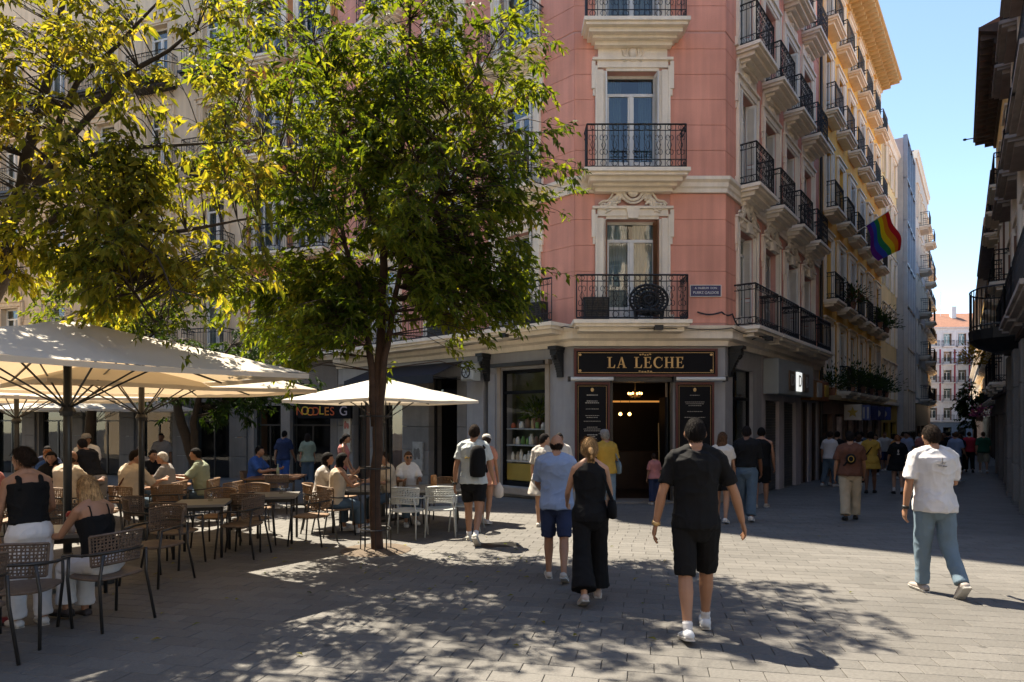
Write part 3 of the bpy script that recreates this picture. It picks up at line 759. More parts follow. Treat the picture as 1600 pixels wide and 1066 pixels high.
tag(build(cb, 'facade_cable', M_BLACKP), 'black cables sagging along the cornice round the pink corner', 'cable')
# things on the first balcony
t = thing('balcony_chair', 'round black rattan peacock chair on the first corner balcony', 'chair', (C0.x+1.75, 15.45, 4.06))
mb = MB()
for r in (.46, .36, .24, .12): mb.tube([(r*math.cos(R(a)), 0, .52+r*.8*math.sin(R(a))) for a in range(0, 360, 20)], .035, 6, closed=True)
for a in range(0, 180, 15): mb.tube([(-.46*math.cos(R(a)), .0, .52-.46*.8*math.sin(R(a))), (.46*math.cos(R(a)), 0, .52+.46*.8*math.sin(R(a)))], .02, 4)
build(mb, 'backrest', M_BLACKP, t)
for x in (-.3, .3): mb = MB(); mb.tube([(x, -.02, .0), (x*1.1, 0, .3)], .05, 6); build(mb, 'leg', M_BLACKP, t)
mb = MB(); mb.lathe([(.3, 0), (.32, .05), (.3, .09)], 14, (0, .0, .18)); build(mb, 'seat', M_BLACKP, t)
def crate(x, y, z, rz, l, lab):
    t = thing('outdoor_unit', lab, 'unit', (x, y, z), rz)
    mb = MB(); mb.bbox(-l/2, l/2, -.15, .15, 0, .58, .03); build(mb, 'casing', M_BLACKP, t)
    mb = MB()
    for k in range(9): mb.box(-l/2+.05, l/2-.05, -.165, -.151, .06+k*.055, .085+k*.055)
    build(mb, 'grille', M_DKMETAL, t)
crate(C0.x+.48, 15.5, 4.06, 0, .62, 'small black box unit on the balcony beside the round chair')
q = C0+UL*1.1+nL*.36; crate(q.x, q.y, 4.06, math.atan2(-.6777, .7353), .85, 'wide black box unit on the balcony of the plaza side')
q = C0+UL*4.6+nL*.36; crate(q.x, q.y, 4.06, math.atan2(-.6777, .7353), .9, 'black box unit on the plaza balcony half hidden by the tree')

# street side shops of the pink building
SGN = {}
mb = MB(); wall_grid(mb, 0, 2.95, GB, 3.5, [(.55, 2.2, -.2, 3.0)], 0, .45); build(mb, 'shopfront_wall', M_GREY, pink, rel(FR))
mb = MB(); [mb.box(x, x+.06, .1, .18, -.2, 3.0) for x in (.551, .95, 2.139)]; mb.box(.62, 2.13, .101, .179, 2.2, 2.28)
fr = build(mb, 'display_window', M_BLACKB, pink, rel(FR)); mb = MB(); mb.box(.6, 2.14, .14, .148, -.2, 2.2); mb.box(.6, 2.14, .141, .149, 2.28, 3.0); build(mb, 'pane', M_SHOPG, fr)
M_LILAC = mat('pale grey shop render', (.42, .39, .40), .7, var=.1, streak=.15)
mb = MB(); wall_grid(mb, 2.952, 9.95, GB, 3.5, [(3.35, 4.75, -1.0, 2.25), (5.3, 6.7, -1.0, 2.25), (7.4, 8.4, -1.0, 2.3), (8.8, 9.7, -1.0, 2.3)], 0, .45); build(mb, 'shopfront_wall', M_LILAC, pink, rel(FR))
M_ROLL = mat('grey roller shutter', (.10, .10, .10), .5, metal=.3, var=.2)
for a, b in ((3.35, 4.75), (5.3, 6.7)):
    mb = MB(); z = -1.0
    while z < 2.2: mb.bbox(a+.01, b-.01, .10, .13, z, z+.075, .01); z += .08
    build(mb, 'roller_shutter', M_ROLL, pink, rel(FR))
for a, b in ((7.4, 8.4), (8.8, 9.7)):
    mb = MB(); mb.box(a+.005, a+.09, .05, .3, -1.0, 2.29); mb.box(b-.25, b-.005, .05, .12, -1.0, 2.29); build(mb, 'door_frame', M_DARKWOOD, pink, rel(FR))
def fascia(name, lab, F, u0, u1, z0, z1, d_, m, texts=(), panels=()):
    o = F @ Vector(((u0+u1)/2, 0, z0)); t = thing(name, lab, 'sign', o, math.atan2(F[1][0], F[0][0]), 'shop signs along the side street'); hw = (u1-u0)/2
    mb = MB(); mb.bbox(-hw, hw, -d_, -.03, 0, z1-z0, .015); build(mb, 'board', m, t)
    for (x, z, w_, h, pm) in panels: mb = MB(); mb.bbox(x-w_/2, x+w_/2, -d_-.05, -d_-.001, z-h/2, z+h/2, .01); build(mb, 'letter_panel', pm, t)
    for (s, x, z, size, tm) in texts: txt('lettering', s, size, tm, t, Tr(x, -d_-.058, z))
M_SILV = mat('silver letter', (.55, .55, .55), .3, metal=.6); M_BRZ = mat('bronze letter', (.16, .11, .08), .4, metal=.5)
M_LIT = emis('lit white letter', (.9, .95, 1.0), .28)
fascia('shop_sign', 'grey shop fascia with three raised letters, the middle one lit white', FR, 3.02, 7.1, 2.42, 3.42, .45, mat('grey fascia', (.27, .29, .29), .6, var=.06),
       [('D', -.75, .42, .5, M_SILV), ('D', .1, .42, .5, M_BRZ), ('B', .95, .42, .5, M_SILV)],
       [(-.75, .42, .52, .58, M_BRZ), (.1, .42, .52, .58, M_LIT), (.95, .42, .52, .58, M_BRZ)])
M_OCH = mat('ochre fascia', (.30, .13, .025), .5, var=.2); M_RUST = mat('rust fascia', (.27, .085, .03), .5, var=.2)
fascia('shop_sign', 'ochre shop fascia with a pale picture panel', FR, 7.2, 8.75, 2.35, 3.05, .35, M_OCH, (), [(.35, .36, .6, .5, M_SHELF)])
fascia('shop_sign', 'rust red shop fascia next to the ochre one', FR, 8.8, 9.9, 2.35, 3.05, .35, M_RUST, (), [(.1, .36, .5, .42, M_MUST)])
# downpipe between pink and ochre buildings
mb = MB(); mb.tube([(9.93, -.09, -1), (9.93, -.09, 22)], .055, 8); build(mb, 'downpipe', M_DKMETAL, pink, rel(FR))
# ------------------------------------------------------------------ other buildings
def house(name, label, F, width, base, roof, levels, us, w_, hs, wm, sm=M_CREAM, balc=None, style='', sh=M_WHITEP, ground=None, gmat=M_STONE, rich=1,
          eave=.5, eavem=M_CREAM, depth=8, brackets=0, closed=0, u0=0.0, roofm=M_TILE, orn=False, group=None, bd=.5, bm=None, coursem=None, hr=1.0, roofh=1.6):
    o = F @ Vector((width/2, 0, base+.3)); t = thing(name, label, 'building', o, group=group); Rm = Tr(-o.x, -o.y, -o.z) @ F
    ops = [(u-w_/2, u+w_/2, z+.01, z+h) for z, h in zip(levels, hs) for u in us]
    gtop = levels[0]-.35 if ground is not None else base
    mb = MB(); wall_grid(mb, u0, width, gtop, roof, ops); build(mb, 'wall', wm, t, Rm)
    if ground is not None:
        mb = MB(); wall_grid(mb, u0, width, base, gtop, [(a, b, base, z1) for a, b, z1 in ground], -.03, .42); build(mb, 'ground_storey', gmat, t, Rm)
        mb = MB(); mb.box(u0-.02, width+.02, -.16, .1, gtop-.02, gtop+.16); build(mb, 'string_course', eavem, t, Rm)
        for a, b, z1 in ground:
            mb = MB()
            for x in (a+.002, b-.062): mb.box(x, x+.06, .15, .22, base, z1)
            mb.box(a+.06, b-.06, .151, .219, z1-.75, z1-.69); mb.box((a+b)/2-.03, (a+b)/2+.03, .152, .218, base, z1-.75)
            fr = build(mb, 'shop_frame', M_DKMETAL, t, Rm)
            mb = MB(); mb.box(a+.06, b-.06, .18, .188, base+.5, z1); build(mb, 'pane', M_SHOPG, fr)
    for i, u in enumerate(us):
        for li, (z, h) in enumerate(zip(levels, hs)):
            cl = closed if closed < 3 else (0, 1, 2, 0, 1)[(i*3+li*2) % 5]
            window(t, Rm, u, z, w_, h, style, sh=sh, sm=sm, seed=i+li, closed=cl, orn=orn, fm=M_WHITEP)
            b = balc(i, li) if balc else 0
            if b: balcony(t, Rm, u, z, b, bd, bm or sm, rich, hr, deep=False)
    # inner walls, sides, back and roof
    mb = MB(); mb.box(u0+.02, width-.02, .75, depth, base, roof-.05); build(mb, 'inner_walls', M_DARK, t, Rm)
    mb = MB(); mb.box(u0, u0+.3, .38, depth+.2, base, roof); mb.box(width-.3, width, .38, depth+.2, base, roof); build(mb, 'side_wall', wm, t, Rm)
    mb = MB(); e = eave
    mb.loft([[(x, y, z) for y, z in ((.1, roof-.5), (-.08, roof-.5), (-.12, roof-.3), (-e*.6, roof-.18), (-e, roof-.06), (-e, roof+.05), (.1, roof+.06))] for x in (u0-.05, width+.05)])
    build(mb, 'eaves_cornice', eavem, t, Rm)
    if brackets:
        mb = MB(); n = int((width-u0)/brackets)
        for k in range(n):
            x = u0+(k+.5)*(width-u0)/n; mb.box(x-.06, x+.06, -e*.92, -.05, roof-.30, roof-.10); mb.box(x-.045, x+.045, -e*.5, -.05, roof-.46, roof-.30)
        build(mb, 'eaves_brackets', eavem if eavem is not M_TILE else M_DARKWOOD, t, Rm)
    mb = MB(); mb.loft([[(x, -e, roof+.06), (x, depth*.5, roof+roofh), (x, depth+.2, roof+.06)] for x in (u0, width)]); build(mb, 'roof', roofm, t, Rm)
    return t, Rm
# ochre building along the side street
FY = frame(*(C1+DR*9.96), DR.x, DR.y)
M_OCHRE = mat('ochre render', (.80, .45, .10), .85, var=.12, vscale=.5, streak=.14, fine=.05, bump=.12)
oy, Ry = house('ochre_building', 'ochre and orange building with bracketed cornice along the side street', FY, 14.75, -1.7, 20.2, [2.84, 6.24, 9.7, 13.4, 16.9], [1.55+2.36*k for k in range(6)], 1.02, [2.5, 2.45, 2.45, 2.45, 2.3],
               M_OCHRE, balc=lambda i, li: 0 if li == 0 and i == 0 else 1.5, style='', ground=[(.3+2.43*k, 2.2+2.43*k, 1.9) for k in range(6)], gmat=mat('brown shop render', (.16, .10, .07), .7, var=.2),
               rich=1, eave=1.0, eavem=mat('yellow cornice', (.62, .47, .25), .8, var=.12), brackets=.42, closed=3, bd=.40, bm=M_CREAM)
cols = [((.55, .5, .42), 'white shop sign with a gold star shape', M_MUST), ((.10, .13, .30), 'blue and white striped shop sign', M_SHELF), ((.012, .02, .10), 'plain dark blue shop sign', None), ((.02, .03, .12), 'dark blue shop sign with a pale circle', M_SHELF), ((.03, .06, .26), 'bright blue shop sign at the far end of the row', M_SHELF)]
for k, (c, lab, pm) in enumerate(cols):
    o = FY @ Vector((4.2+2.1*k, -.42, 1.65)); t = thing('hanging_sign', lab, 'sign', o, math.atan2(DR.y, DR.x)+R(-90), 'projecting signs of the ochre building')
    mb = MB(); mb.bbox(-.33, .33, -.08, .08, 0, .66, .02); build(mb, 'box', mat('projecting sign %d' % k, c, .4, var=.1), t)
    mb = MB(); mb.box(-.36, .36, -.05, .05, .66, .70); build(mb, 'bracket', M_DKMETAL, t)
    if pm:
        mb = MB()
        if k == 0: mb.prism([(.22*(1 if a % 2 == 0 else .45)*math.cos(R(90+36*a)), .33+.24*(1 if a % 2 == 0 else .45)*math.sin(R(90+36*a))) for a in range(10)], -.09, -.078)
        elif k == 1: [mb.box(-.27+.16*q, -.20+.16*q, -.09, -.078, .08, .58) for q in range(4)]
        else: mb.prism([(.16*math.cos(R(24*a)), .33+.18*math.sin(R(24*a))) for a in range(15)], -.09, -.078)
        build(mb, 'print', pm, t)
for k in range(5):
    o = FY @ Vector((3.1+2.43*k, -.12, -1.2)); t = thing('poster_column', 'narrow printed banner on the ochre building, number %s from the pink corner' % ('one', 'two', 'three', 'four', 'five')[k], 'banner', o, math.atan2(DR.y, DR.x))
    mb = MB(); mb.bbox(-.16, .16, -.06, .08, .2, 3.0, .01); build(mb, 'banner', mat('pale banner', (.40, .30, .24), .6, var=.4, vscale=5), t)
# cream building, glass building, beige blocks further down
FK = frame(*(C1+DR*24.75), DR.x, DR.y)
M_YCREAM = mat('yellow cream render', (.80, .61, .31), .85, var=.1, vscale=.5, streak=.14)
house('cream_building', 'plain yellow cream building between the ochre building and the glass front', FK, 6.3, -2.2, 18.2, [2.9, 6.1, 9.3, 12.5, 15.5], [1.2, 3.2, 5.2], 1.0, [1.9]*5, M_YCREAM, style='', sh=None,
      ground=[(.5, 2.6, 1.5), (3.4, 5.6, 1.5)], gmat=M_MUST, eave=.25)
P31 = C1+DR*31.1; FG = frame(P31.x+nR.x*.5, P31.y+nR.y*.5, D2.x, D2.y)
o = FG @ Vector((2.8, 0, -.9)); t = thing('glass_building', 'narrow building with a blue glass front down the side street', 'building', o); Rg = Tr(-o.x, -o.y, -o.z) @ FG
mb = MB(); mb.box(0, 5.6, .15, 8, -2.4, 19.4); build(mb, 'wall', mat('pale concrete', (.42, .42, .42), .7, var=.1), t, Rg)
M_BLUEG = mat('blue mirror glass', (.10, .20, .34), .06, metal=.85, var=.12, vscale=.4)
for k in range(3):
    for j in range(7):
        me = cached('bpane', lambda: MB().box(.03, 1.82, -.02, .10, .06, 2.62).data('pane', M_BLUEG)); ob('pane', me, t, Rg @ Tr(.05+k*1.85, 0, .9+j*2.66))
mb = MB()
for k in range(4): mb.box(k*1.85, k*1.85+.06, -.10, .14, .8, 19.5)
for j in range(8): mb.box(0, 5.6, -.08, .139, .86+j*2.66, .94+j*2.66)
build(mb, 'mullions', M_ALU, t, Rg)
FB5 = frame(*(P31+D2*5.7+Vector((.805, -.593))*.6), D2.x, D2.y)
M_BEIGE = mat('beige render', (.55, .44, .32), .85, var=.12, streak=.15); M_PALE = mat('pale grey render', (.58, .54, .50), .85, var=.1, streak=.12)
house('beige_block', 'pale block with flat roof rising beyond the blue glass front', FB5, 12, -3, 20.4, [3.2, 6.4, 9.6, 12.8, 16.0], [1.6, 4.4, 7.2, 10.0], 1.3, [2.1]*5, M_PALE, style='', sh=None, balc=lambda i, li: 1.9 if i % 2 else 0,
      ground=[(.8, 3.4, 1.2), (4.6, 7.4, 1.2), (8.6, 11, 1.2)], gmat=M_DARKWOOD, eave=.2, rich=0, roofh=.4, bd=.6)
FB6 = frame(*(P31+D2*17.8+Vector((.805, -.593))*.0), D2.x, D2.y)
house('beige_block', 'far pinkish beige block with small balconies at the end of the left row', FB6, 13.5, -3.4, 20.2, [3.2, 6.4, 9.6, 12.8, 16.0], [1.6, 4.4, 7.2, 10.0, 12.4], 1.2, [2.2]*5, M_BEIGE, style='', balc=lambda i, li: 1.9, ground=[(.8, 3.4, 1.2), (4.6, 7.4, 1.2), (8.6, 11, 1.2)], gmat=M_DARKWOOD, eave=.35, rich=0, bd=.5)
# building that closes the street
FE = frame(66, 119, .998, -.06)
M_WHITER = mat('white render', (.62, .60, .62), .8, var=.08, streak=.1)
ef, Rf = house('white_building', 'white five storey building with crimson strips closing the far end of the street', FE, 34, -4.5, 18.6, [1.5, 5.1, 8.5, 11.9, 15.2], [1.4+2.6*k for k in range(13)], 1.35, [2.3]*5, M_WHITER, sm=M_WHITER, style='', sh=M_BROWNP,
      balc=lambda i, li: 2.0, ground=[(.6+2.6*k, 2.2+2.6*k, .2) for k in range(13)], gmat=mat('blue grey ground storey', (.12, .15, .20), .7), eave=.4, eavem=M_WHITER, rich=0, depth=10, closed=0, roofh=3.4)
mb = MB()
for k in range(12): mb.box(2.55+2.6*k, 2.85+2.6*k, -.02, -.002, 5.0, 14.6)
build(mb, 'crimson_strip', mat('crimson render', (.30, .035, .06), .8), ef, Rf)
mb = MB(); [mb.box(17+a, 17.8+a, 3, 3.8, 19.5, 23) for a in (0, 5)]; mb.tube([(15.5, 4, 20), (15.5, 4, 26)], .06, 5); build(mb, 'chimney', M_WHITER, ef, Rf)

# right hand row
def FRr(da, db):
    xb = 1.55+.7*db+(.75 if da > 27 else 0); return frame(xb, db, -.573, -.819), (db-da)/.819
M_BRICK = mat('red brown brick', (.30, .125, .09), .85, var=.2, vscale=3, bump=.3, bscale=30)
F1r, w1 = FRr(10.2, 19.5)
r1, Rr1 = house('brick_building', 'red brick building with granite ground storey at the right edge', F1r, w1, -1.3, 15.0, [4.0, 7.9, 11.6], [1.3, 3.7, 6.1, 8.5, 10.4], 1.15, [2.6, 2.5, 2.3], M_BRICK, style='', balc=lambda i, li: 1.9, ground=[(.4+2.4*k, 1.9+2.4*k, 2.6) for k in range(4)],
      rich=2, eave=.45, eavem=mat('weathered dark eaves', (.10, .07, .06), .8, var=.2), brackets=.4, bd=.36, closed=3, sh=M_BROWNP, bm=mat('grey balcony stone', (.32, .27, .24), .8, var=.2))
for k in range(5):
    mb = MB(); mb.bbox(2.15+2.4*k, 2.68+2.4*k, -.12, -.002, 3.66, 14.4, .03); build(mb, 'pilaster', M_CREAM, r1, Rr1)
    for za, zb in zip(lin(-1.2, 3.4, 5), lin(-1.2, 3.4, 5)[1:]):
        me = cached(('pb', round(zb-za, 3)), lambda: MB().bbox(0, .72, -.22, -.032, .004, zb-za-.008, .015).data('pillar_block', M_STONE)); ob('pillar_block', me, r1, Rr1 @ Tr(2.05+2.4*k, 0, za))
mb = MB(); u = 3.6
mb.loft([[(u+s*1.05, -.02, z0), (u+s*1.05, -.95*f, z0), (u-s*0, -1.12*f, z0)] for s, z0, f in ((0, 3.6, .7), (0, 3.6, .7))]) if False else None
mb.loft([[(u+1.1*math.cos(R(a))*f, -.03-1.05*f*max(0, math.sin(R(a)))**.6, z) for a in range(0, 181, 20)]+[(u-1.1*f, -.003, z), (u+1.1*f, -.003, z)] for z, f in ((3.45, .5), (3.6, .85), (3.75, 1.0), (4.0, 1.02))])
bb = build(mb, 'oriel_balcony', M_BLACKP, r1, Rr1)
mb = MB(); pts = [(u+1.1*math.cos(R(a)), -.03-1.03*max(0, math.sin(R(a)))**.6) for a in range(0, 181, 10)]
for x, y in pts: mb.tube([(x, y, 4.0), (x, y, 5.05)], .012, 4)
for z in (4.1, 5.05): mb.tube([(x, y, z) for x, y in pts], .022, 5)
build(mb, 'railing', M_IRON, bb)
specs = [(19.6, 27.6, 13.9, 'dark timber eaved building second on the right of the street', M_YCREAM, .8), (27.7, 35.5, 12.6, 'tile roofed cream building third on the right of the street', M_BEIGE, .8),
         (35.6, 50, 13.0, 'grey fronted building fourth on the right of the street', M_PALE, .8), (50.1, 76, 13.5, 'ochre fronted building fifth on the right of the street', M_OCHRE, .7), (76.1, 116, 13.5, 'long beige building last on the right of the street', M_BEIGE, .7)]
for da, db, rf, lab, wm, ev in specs:
    Fx, wx = FRr(da, db); n = max(2, int(wx/2.6))
    house('row_building', lab, Fx, wx, gz(db)-.6, rf, [2.9, 6.1, 9.2], [(k+.5)*wx/n for k in range(n)], 1.1, [2.3, 2.3, 2.2], wm, style='', balc=lambda i, li: 1.7, rich=1 if da < 30 else 0, ground=[(k*wx/n+.3, (k+1)*wx/n-.35, 1.9) for k in range(n)], gmat=M_DARKWOOD if da > 20 else M_STONE,
          eave=ev, eavem=mat('weathered dark eaves', (.10, .07, .06), .8), brackets=.45 if da < 40 else 0, bd=.38, sh=M_BROWNP, closed=3)

# plaza side: terracotta house and cream house
FT = frame(*(L1+UB*3.9), -UB.x, -UB.y)
M_TERRA = mat('terracotta render', (.50, .21, .09), .85, var=.12, streak=.14)
t3, R3 = house('terracotta_building', 'narrow terracotta house between the pink corner and the cream house', FT, 3.88, -1.2, 21, [4.2, 7.8, 11.4, 15.0], [1.0, 2.85], 1.0, [2.5, 2.5, 2.4, 2.3], M_TERRA, style='', balc=lambda i, li: 1.45, rich=1, ground=[(.3, 1.5, 2.2), (1.9, 3.6, 2.2)], sh=mat('grey blue shutter', (.16, .20, .27), .6), bd=.5)
FBg = frame(*(L1+UB*32), -UB.x, -UB.y)
M_SAND = mat('sand cream render', (.66, .52, .37), .85, var=.08, vscale=.6, streak=.12, bump=.1)
M_WSTONE = mat('pale grey stone', (.12, .11, .10), .8, var=.12, streak=.15, bump=.15)
wb = 28.05
usB = [wb-1.5-2.7*k for k in range(10)][::-1]
b4, R4 = house('cream_house', 'tall cream house with black iron balconies behind the plaza trees', FBg, wb, -1.6, 21, [4.1, 7.7, 11.3, 14.9], usB, 1.0, [2.4, 2.5, 2.5, 2.4], M_SAND, sm=M_SAND, style='panel', balc=lambda i, li: 0 if (li == 1 and i % 2 == 0) else 1.9, rich=1,
      ground=[(u-.95, u+.75, 2.35) for u in usB], gmat=M_WSTONE, sh=None, bm=M_IRON, bd=.6, orn=False)
for i, u in enumerate(usB):
    for za, zb in zip(lin(-1.2, 2.5, 5), lin(-1.2, 2.5, 5)[1:]):
        me = cached(('wpb', round(zb-za, 3)), lambda: MB().bbox(0, .62, -.12, -.032, .004, zb-za-.008, .012).data('pillar_block', M_WSTONE)); ob('pillar_block', me, b4, R4 @ Tr(u+.98, 0, za))
mbb = MB()
for zf in (4.1, 11.3, 14.9):
    for u in usB:
        for s in (-.8, -.27, .27, .8): mbb.tube([(u+s, -.02, zf-.55), (u+s, -.2, zf-.45), (u+s, -.35, zf-.28), (u+s, -.6, zf-.12)], .02, 4); mbb.tube([(u+s, -.12+.08*math.cos(R(a)), zf-.3+.08*math.sin(R(a))) for a in range(0, 360, 60)], .015, 4, closed=True)
build(mbb, 'balcony_brackets', M_IRON, b4, R4)
house('cream_building', 'sunlit cream building across the plaza mirrored in the first floor corner window', frame(26, -17, -1, 0), 50, -.6, 19, [4.2, 7.9, 11.5, 15.0], [1.7+3.3*k for k in range(15)], 1.2, [2.4]*4, M_SAND, style='', sh=None, balc=lambda i, li: 1.9, rich=0, ground=[(.5+3.3*k, 2.9+3.3*k, 2.9) for k in range(15)], gmat=M_WSTONE)
house('added_sky_blocker', 'tall sand coloured building added unseen beyond the left side to block sky light over the terrace', frame(-23.5, -16, 0, 1), 36, -.9, 20, [4.2, 7.9, 11.5, 15.0], [1.7+3.6*k for k in range(10)], 1.2, [2.4]*4, M_SAND, style='', sh=None, balc=None, rich=0, ground=[(.5+3.6*k, 2.9+3.6*k, 2.9) for k in range(10)], gmat=M_WSTONE)  # added out of view to hold sky light off the terrace
# awnings and shop details on the plaza side
def awning(F, u0, u1, z, out, lab, m):
    o = F @ Vector(((u0+u1)/2, -.06, z)); t = thing('shop_awning', lab, 'awning', o, math.atan2(F[1][0], F[0][0]), 'shop awnings round the plaza'); h = (u1-u0)/2
    mb = MB(); mb.add([(-h, 0, .0), (h, 0, 0), (h, -out, -.45), (-h, -out, -.45), (-h, 0, .02), (h, 0, .02), (h, -out, -.43), (-h, -out, -.43)], [(0, 1, 2, 3), (7, 6, 5, 4), (0, 4, 5, 1), (2, 6, 7, 3), (1, 5, 6, 2), (3, 7, 4, 0)]); build(mb, 'canopy', m, t)
    mb = MB(); mb.box(-h, h, -out-.01, -out+.005, -.65, -.42); build(mb, 'valance', m, t)
    mb = MB(); [mb.tube([(s*h*.96, -.02, -.5), (s*h*.96, -out, -.46)], .018, 5) for s in (-1, 1)]; build(mb, 'arm', M_DKMETAL, t)
M_AWNC = thinmat('pale awning cloth', [(.55, .53, .50)], .25); M_AWNB = thinmat('dark awning cloth', [(.02, .022, .03)], .1)
awning(FBg, usB[-5]-1.2, usB[-3]+1.3, 2.75, 1.3, 'pale grey awning over the cream house shops on the left', M_AWNC)
awning(FBg, usB[-2]-1.2, usB[-2]+1.5, 2.75, 1.0, 'short pale awning left of the dark leaning tree', M_AWNC)
awning(FL, Lu(8.4), Lu(4.0), 3.35, 1.1, 'dark navy awning over the shops left of the display window', M_AWNB)
q_ = L1+UB*.15; o = Vector((q_.x-.13, q_.y-.45, 1.72)); t = thing('noodle_sign', 'dark fascia with crowded yellow and red letters left of the tree trunk', 'sign', o, math.atan2(-UB.y, -UB.x))
mb = MB(); mb.bbox(-1.15, 1.0, -.10, .06, 0, .52, .02); build(mb, 'board', M_BLACKB, t)
lc = [(.55, .10, .03), (.60, .42, .04), (.60, .20, .03)]
for k, c in enumerate('NOODLES'):
    txt('lettering', c, .42, mat('sign letter %d' % (k % 3), lc[k % 3], .5, var=.1), t, Tr(-1.05+k*.22, -.115, .25+.02*math.sin(k*2)))
txt('lettering', 'G', .46, mat('sign letter pale', (.5, .42, .45), .5), t, Tr(.72, -.115, .25))
def poster(F, u, z, w_, h, lab, c1, c2, seed):
    o = F @ Vector((u, -.06, z)); t = thing('wall_poster', lab, 'poster', o, math.atan2(F[1][0], F[0][0]), 'posters on the plaza shop pillars'); rr = random.Random(seed)
    mb = MB(); mb.bbox(-w_/2, w_/2, -.04, .02, 0, h, .008); build(mb, 'panel', mat('poster %d' % seed, c1, .5, var=.25, vscale=6), t)
    mb = MB()
    for k in range(6): x = rr.uniform(-w_*.3, w_*.2); zz = rr.uniform(h*.1, h*.8); mb.prism([(x+.1*math.cos(R(60*a))*rr.uniform(.5, 1), zz+.11*math.sin(R(60*a))) for a in range(6)], -.046-.001*k, -.041)
    build(mb, 'print', mat('poster print %d' % seed, c2, .5, var=.3, vscale=9), t)
poster(FL, Lu(9.9), .55, .42, 1.3, 'tall red and cream poster on the pillar under the noodle sign', (.48, .40, .30), (.40, .07, .04), 1)
poster(FBg, usB[-1]+1.25, .5, .4, 1.0, 'small orange poster on the pillar by the leaning tree', (.42, .40, .38), (.5, .25, .06), 2)
poster(FBg, usB[-4]+1.28, .2, .5, 1.5, 'green poster with pale lettering behind the waiter', (.07, .14, .13), (.45, .36, .2), 3)
poster(FBg, usB[-3]+1.28, .7, .45, .8, 'grey framed notice on the pillar right of the waiter', (.16, .15, .14), (.4, .38, .36), 4)
poster(FBg, usB[-2]+1.28, .1, .5, 1.6, 'pale poster with yellow figure beside the dark doorway', (.35, .36, .36), (.5, .36, .06), 5)
poster(FL, Lu(6.0), .1, .001+.5, .9, 'pale menu frame on the granite pillar right of the tree trunk', (.30, .28, .25), (.12, .10, .09), 6)
# terracotta base pillar (timber clad) by the leaning tree
# flag
ty = FY @ Vector((5.4, -.5, 9.9)); fl = thing('rainbow_flag', 'rainbow striped flag on a slanted pole from the ochre building', 'flag', ty)
d_ = Vector((nR.x, nR.y, .55)).normalized()
mb = MB(); mb.tube([d_*-.5, d_*1.3], .018, 6); build(mb, 'pole', M_WHITEP, fl)
rc = [(.10, .01, .16), (.02, .05, .30), (.01, .18, .06), (.72, .50, .01), (.70, .20, .01), (.55, .012, .018)]
for k in range(6):
    mb = MB(); vs = []; N = 18
    for i in range(N+1):
        f = i/N
        for e in (0, 1):
            hoist = d_*(.25+.95*(k+e)/6)
            p = hoist+Vector((.62, .15, 0))*f*(.8+.3*(k+e)/6)+Vector((0, 0, -1.55))*(f**1.12)
            p += Vector((.05, -.16, .05))*math.sin(f*7+(k+e)*.5)*f
            vs.append(p)
    mb.add(vs, [(2*i, 2*i+1, 2*i+3, 2*i+2) for i in range(N)]); build(mb, 'stripe', thinmat('flag stripe %d' % k, [rc[k]], .3, tcol=rc[k]), fl, smooth=True)
# ------------------------------------------------------------------ trees and plants
LEAF = ([(0, 0, 0), (-.5, .42, .10), (0, 1, -.12), (.5, .42, .10), (0, .42, 0)], [(0, 4, 1), (0, 3, 4), (1, 4, 2), (4, 3, 2)])
def leaf_frame(d, roll):
    d = d.normalized(); s = d.cross(Vector((0, 0, 1)))
    s = s.normalized() if s.length > .05 else Vector((1, 0, 0))
    n = s.cross(d); return Matrix.Rotation(roll, 3, d) @ Matrix((s, d, n)).transposed()
def put_leaf(mb, p, d, l, wd, roll):
    A = leaf_frame(d, roll); mb.add([p+A @ Vector((v[0]*wd, v[1]*l, v[2]*l)) for v in LEAF[0]], LEAF[1])
def crown_points(n, c, r, rr, shell=.45, lumps=1.6, bottom=-1.0):
    out = []; c = Vector(c)
    while len(out) < n:
        v = Vector((rr.gauss(0, 1), rr.gauss(0, 1), rr.gauss(0, 1))).normalized()
        f = rr.random()**shell
        p = Vector((v.x*r[0], v.y*r[1], v.z*r[2]))*f
        if v.z < bottom: continue
        k = noise.noise((c+p)*lumps*.6)
        if f > .72 and k < -.10: continue
        if noise.noise((c+p)*1.25+Vector((7, 3, 1))) < -.10: continue
        out.append(c+p*(1+.16*k))
    return out
